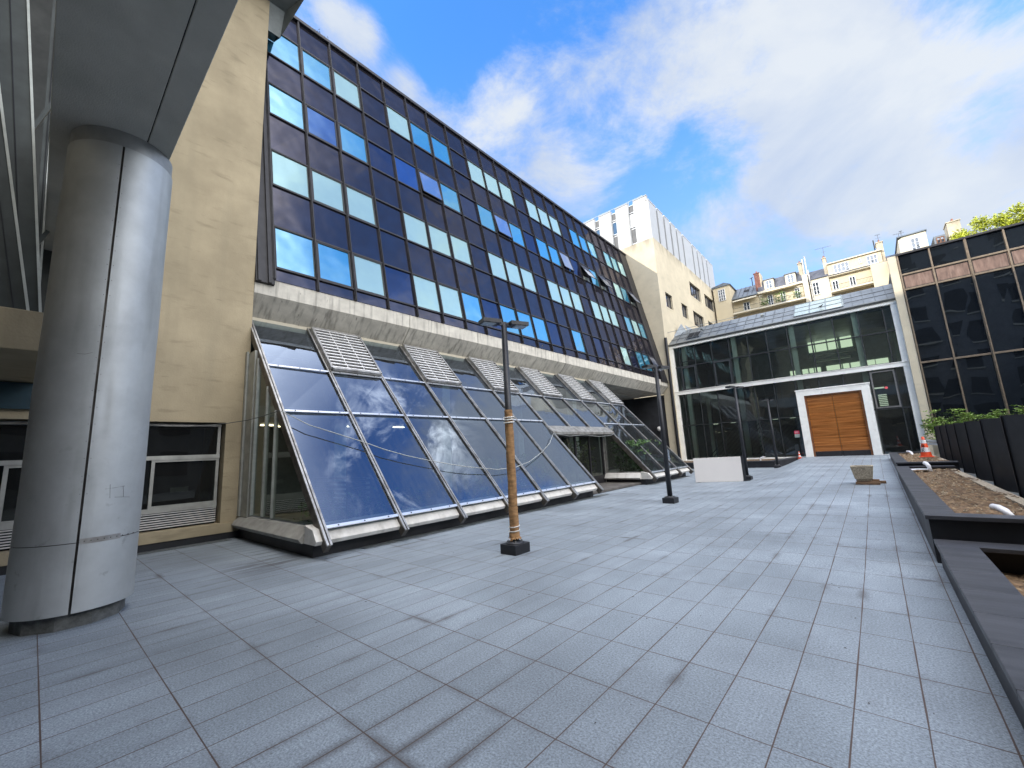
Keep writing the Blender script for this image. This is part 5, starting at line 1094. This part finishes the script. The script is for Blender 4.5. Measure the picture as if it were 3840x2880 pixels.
# hand painted letter marks on the side that faces the courtyard
def letter(pts_list, cx_, cy_, z, sc, off, par):
    m_ = MB()
    for pts_ in pts_list:
        q_ = []
        for u, v in pts_:
            zz = z+v*sc; r = .165+(.035-.165)*((zz-.03)/.74)+off; a = -math.pi/2-.55+u*sc/r; q_.append((cx_+r*math.cos(a), cy_+r*math.sin(a), .70+zz))
        m_.tube(q_, .008, 5)
    return m_.build('painted_mark', ink, par)
letter([[(-.5,-1),(-.5,1),(.3,1),(.55,.55),(.3,.1),(-.4,.05)],[(-.1,.05),(.6,-1)]], 1.32, 22.3, .27, .062, .006, b1)
letter([[(-.9,.5),(-.2,.9),(.6,.5),(.4,0),(-.6,-.2),(.2,-.5),(.9,-.3)]], 1.32, 22.3, .42, .06, .006, b1)
cone((-3.98,33.1,gz(-3.98,33.1)), .62, 'small orange and white cone on the paving left of the wooden doors')

# ------------------------------------------------------------------ concrete tub on timber blocks
TX, TY = -.46, 16.2; TZ = gz(TX, TY)
t = thing('concrete_tub', (TX,TY,TZ+.11), 'small square exposed aggregate concrete tub propped on timber', 'planter')
m = MB(); a, b_, h = .265, .20, .43; z0 = TZ+.10
o_ = [(-a,-a),(a,-a),(a,a),(-a,a)]; i_ = [(x*.78,y*.78) for x,y in o_]; bt = [(x*b_/a,y*b_/a) for x,y in o_]
V0 = [(TX+x,TY+y,z0+.05) for x,y in bt]; V1 = [(TX+x,TY+y,z0+h) for x,y in o_]; V2 = [(TX+x,TY+y,z0+h) for x,y in i_]; V3 = [(TX+x*.7,TY+y*.7,z0+.12) for x,y in o_]
m.add(V0+V1+V2+V3, [(3,2,1,0)]+[(i,(i+1)%4,(i+1)%4+4,i+4) for i in range(4)]+[(i+4,(i+1)%4+4,(i+1)%4+8,i+8) for i in range(4)]+[(i+8,(i+1)%4+8,(i+1)%4+12,i+12) for i in range(4)]+[(12,13,14,15)])
bev(m.build('tub_body', gravelc, t), .01)
m = MB(); m.box(TX-b_*.86, TX+b_*.86, TY-b_*.86, TY+b_*.86, z0, z0+.05); m.build('tub_foot', gravelc, t)
m = MB(); m.obox(lambda x,y,z: (TX+.07+x*.99+y*.04, TY-.20+y-.04*x, TZ+z), (-.27,.28), (-.045,.045), (0,.075)); o = m.build('timber_block', timber); bev(o, .006); tag(o, 'long timber block in front under the concrete tub', 'timber block', 'timber blocks under the tub')
m = MB(); m.obox(lambda x,y,z: (TX+.12+x, TY+.16+y+.03*x, TZ+z), (-.3,.36), (-.05,.05), (0,.08)); o = m.build('timber_block', timber); bev(o, .006); tag(o, 'timber block at the back under the concrete tub', 'timber block', 'timber blocks under the tub')
m = MB(); m.obox(lambda x,y,z: (TX+.22+x, TY+.20+y, TZ+.08+z), (-.1,.12), (-.04,.04), (0,.04)); o = m.build('timber_block', timber); tag(o, 'short timber offcut on top of the rear block beside the tub', 'timber block', 'timber blocks under the tub')

# ------------------------------------------------------------------ white board
t = thing('white_board', (-5.2,19.3,0), 'large plain white board standing upright with black end post', 'board')
P0 = Vector((-6.14,18.90,0)); P1 = Vector((-4.42,19.55,0)); dv = (P1-P0).normalized(); nv = Vector((-dv.y, dv.x, 0)); Ln = (P1-P0).length
BF = lambda u, v, w: tuple(P0+dv*u+nv*v+Vector((0,0,w)))
m = MB(); m.obox(BF, (0,Ln), (0,.03), (.01,1.03)); bev(m.build('panel', boardw, t), .004)
m = MB(); m.obox(BF, (Ln+.01,Ln+.035), (-.01,.22), (.02,1.04)); m.obox(BF, (Ln+.05,Ln+.11), (.0,.30), (.0,1.05)); m.build('end_post', lampb, t)
m = MB(); m.obox(BF, (Ln-.02,Ln+.24), (-.06,.10), (0,.05)); m.obox(BF,(Ln+.02,Ln+.28),(.55,.75),(0,.07)); m.obox(BF, (.1,.2), (.03,.3), (0,.04)); m.build('foot', lampb, t)

# ------------------------------------------------------------------ drain grates, globe lamp, pigeons
m = MB(); m.box(-11.93, -11.66, .2, 3.2, .003, .012)
tag(m.build('drain_grate', grate), 'grey drain grate strip at the foot of the tower window', 'drain grate', 'drain grates')
m = MB(); m.box(-7.84, -7.62, 4.3, 13.9, .004, .012)
for k in range(190): pass
tag(m.build('drain_grate', grate), 'long grey drain grate beside the near glasshouse plinth', 'drain grate', 'drain grates')
m = MB(); m.box(-7.82, -7.62, 17.9, 22.6, .004, .012); tag(m.build('drain_grate', grate), 'grey drain grate beside the far glasshouse plinth', 'drain grate', 'drain grates')
t = thing('globe_lamp', (-13.0,32.6,3.0), 'round white globe lamp on the dark wall of the covered passage', 'lamp')
m = MB(); m.lathe([(.0001,-.19)]+[(.19*math.sin(math.pi*k/14), -.19*math.cos(math.pi*k/14)) for k in range(1,14)]+[(.0001,.19)], (-13.0,32.9,3.0), 20); m.build('globe', globem, t, smooth=True)
m = MB(); m.cyl((-13,33.05,3.0),(-13,33.2,3.0),.05,n=10); m.build('wall_bracket', lampb, t)
def pigeon(loc, a, label):
    t = MB(); x, y, z = loc
    def pt(u, w): p_ = rot2(u, 0, a); return Vector((x+p_[0], y+p_[1], z+w))
    prof = [(-.17,.055,.008),(-.12,.07,.02),(-.05,.10,.048),(.03,.13,.055),(.08,.165,.04),(.10,.20,.026),(.12,.225,.028),(.145,.222,.015),(.175,.212,.003)]
    for i in range(len(prof)-1): t.cyl(pt(*prof[i][:2]), pt(*prof[i+1][:2]), prof[i][2], prof[i+1][2], 10, False)
    for s_ in (-.02,.02): t.cyl(pt(.0,.09)+Vector((s_,0,0)), pt(.0,0)+Vector((s_,0,0)), .006, n=5)
    return tag(t.build('pigeon', pigeonm, smooth=True), label, 'pigeon', 'pigeons')
pigeon((-12.05,16.35,6.775), math.radians(75), 'dark pigeon perched on the concrete ledge of the glass building')
pigeon((-1.55,HY+.55,10.35), math.radians(20), 'small dark pigeon on the roof glazing of the hall')
# little leaves and grit scattered on the paving
m = MB()
for _ in range(90):
    x, y = random.uniform(-7,.2), random.uniform(1.6,12); z = gz(x, y)+.004; a = random.random()*6; s_ = random.uniform(.006,.016)
    dx, dy = math.cos(a)*s_, math.sin(a)*s_; m.add([(x-dx,y-dy,z),(x+dy*.4,y-dx*.4,z+.004),(x+dx,y+dy,z),(x-dy*.4,y+dx*.4,z+.003)],[(0,1,2,3)])
m.build('dry_leaf_bits', mat('dry_leaf', (.05,.035,.03), .9))['kind'] = 'stuff'

# ------------------------------------------------------------------ building across the courtyard, right of the view
A = thing('side_office_building', (20,8,0), 'low grey building closing the courtyard on the right, outside the view', 'building')
m = MB(); m.box(17, 30, -12, 30, 0, 10.5); m.build('wall', mat('side_render', (.22,.21,.19), .9, var=.1), A)
m = MB()
for i in range(10):
    for j in range(3): m.box(16.95, 16.99, -10+4*i, -8+4*i, 1.2+3.2*j, 3.2+3.2*j)
m.build('window_band', dark, A)
# ------------------------------------------------------------------ building behind the viewpoint (seen in the glass, shades the courtyard)
A = thing('rear_office_building', (0,-14,0), 'tall grey building behind the viewpoint, seen only as a reflection in the glass', 'building')
rear = mat('rear_render', (.20,.20,.20), .9, var=.1)
m = MB(); m.box(-32, 24, -22, -12, 0, 37); m.build('wall', rear, A)
m = MB()
for i in range(14):
    for j in range(9): m.box(-30+4*i, -28.2+4*i, -11.99, -11.95, 3+3.5*j, 5.1+3.5*j)
m.build('window_band', dark, A)
m = MB()
for i in range(14):
    for j in range(9): m.box(-30.1+4*i, -28.1+4*i, -11.95, -11.8, 2.85+3.5*j, 3.0+3.5*j)
m.build('window_sills', cream2, A)
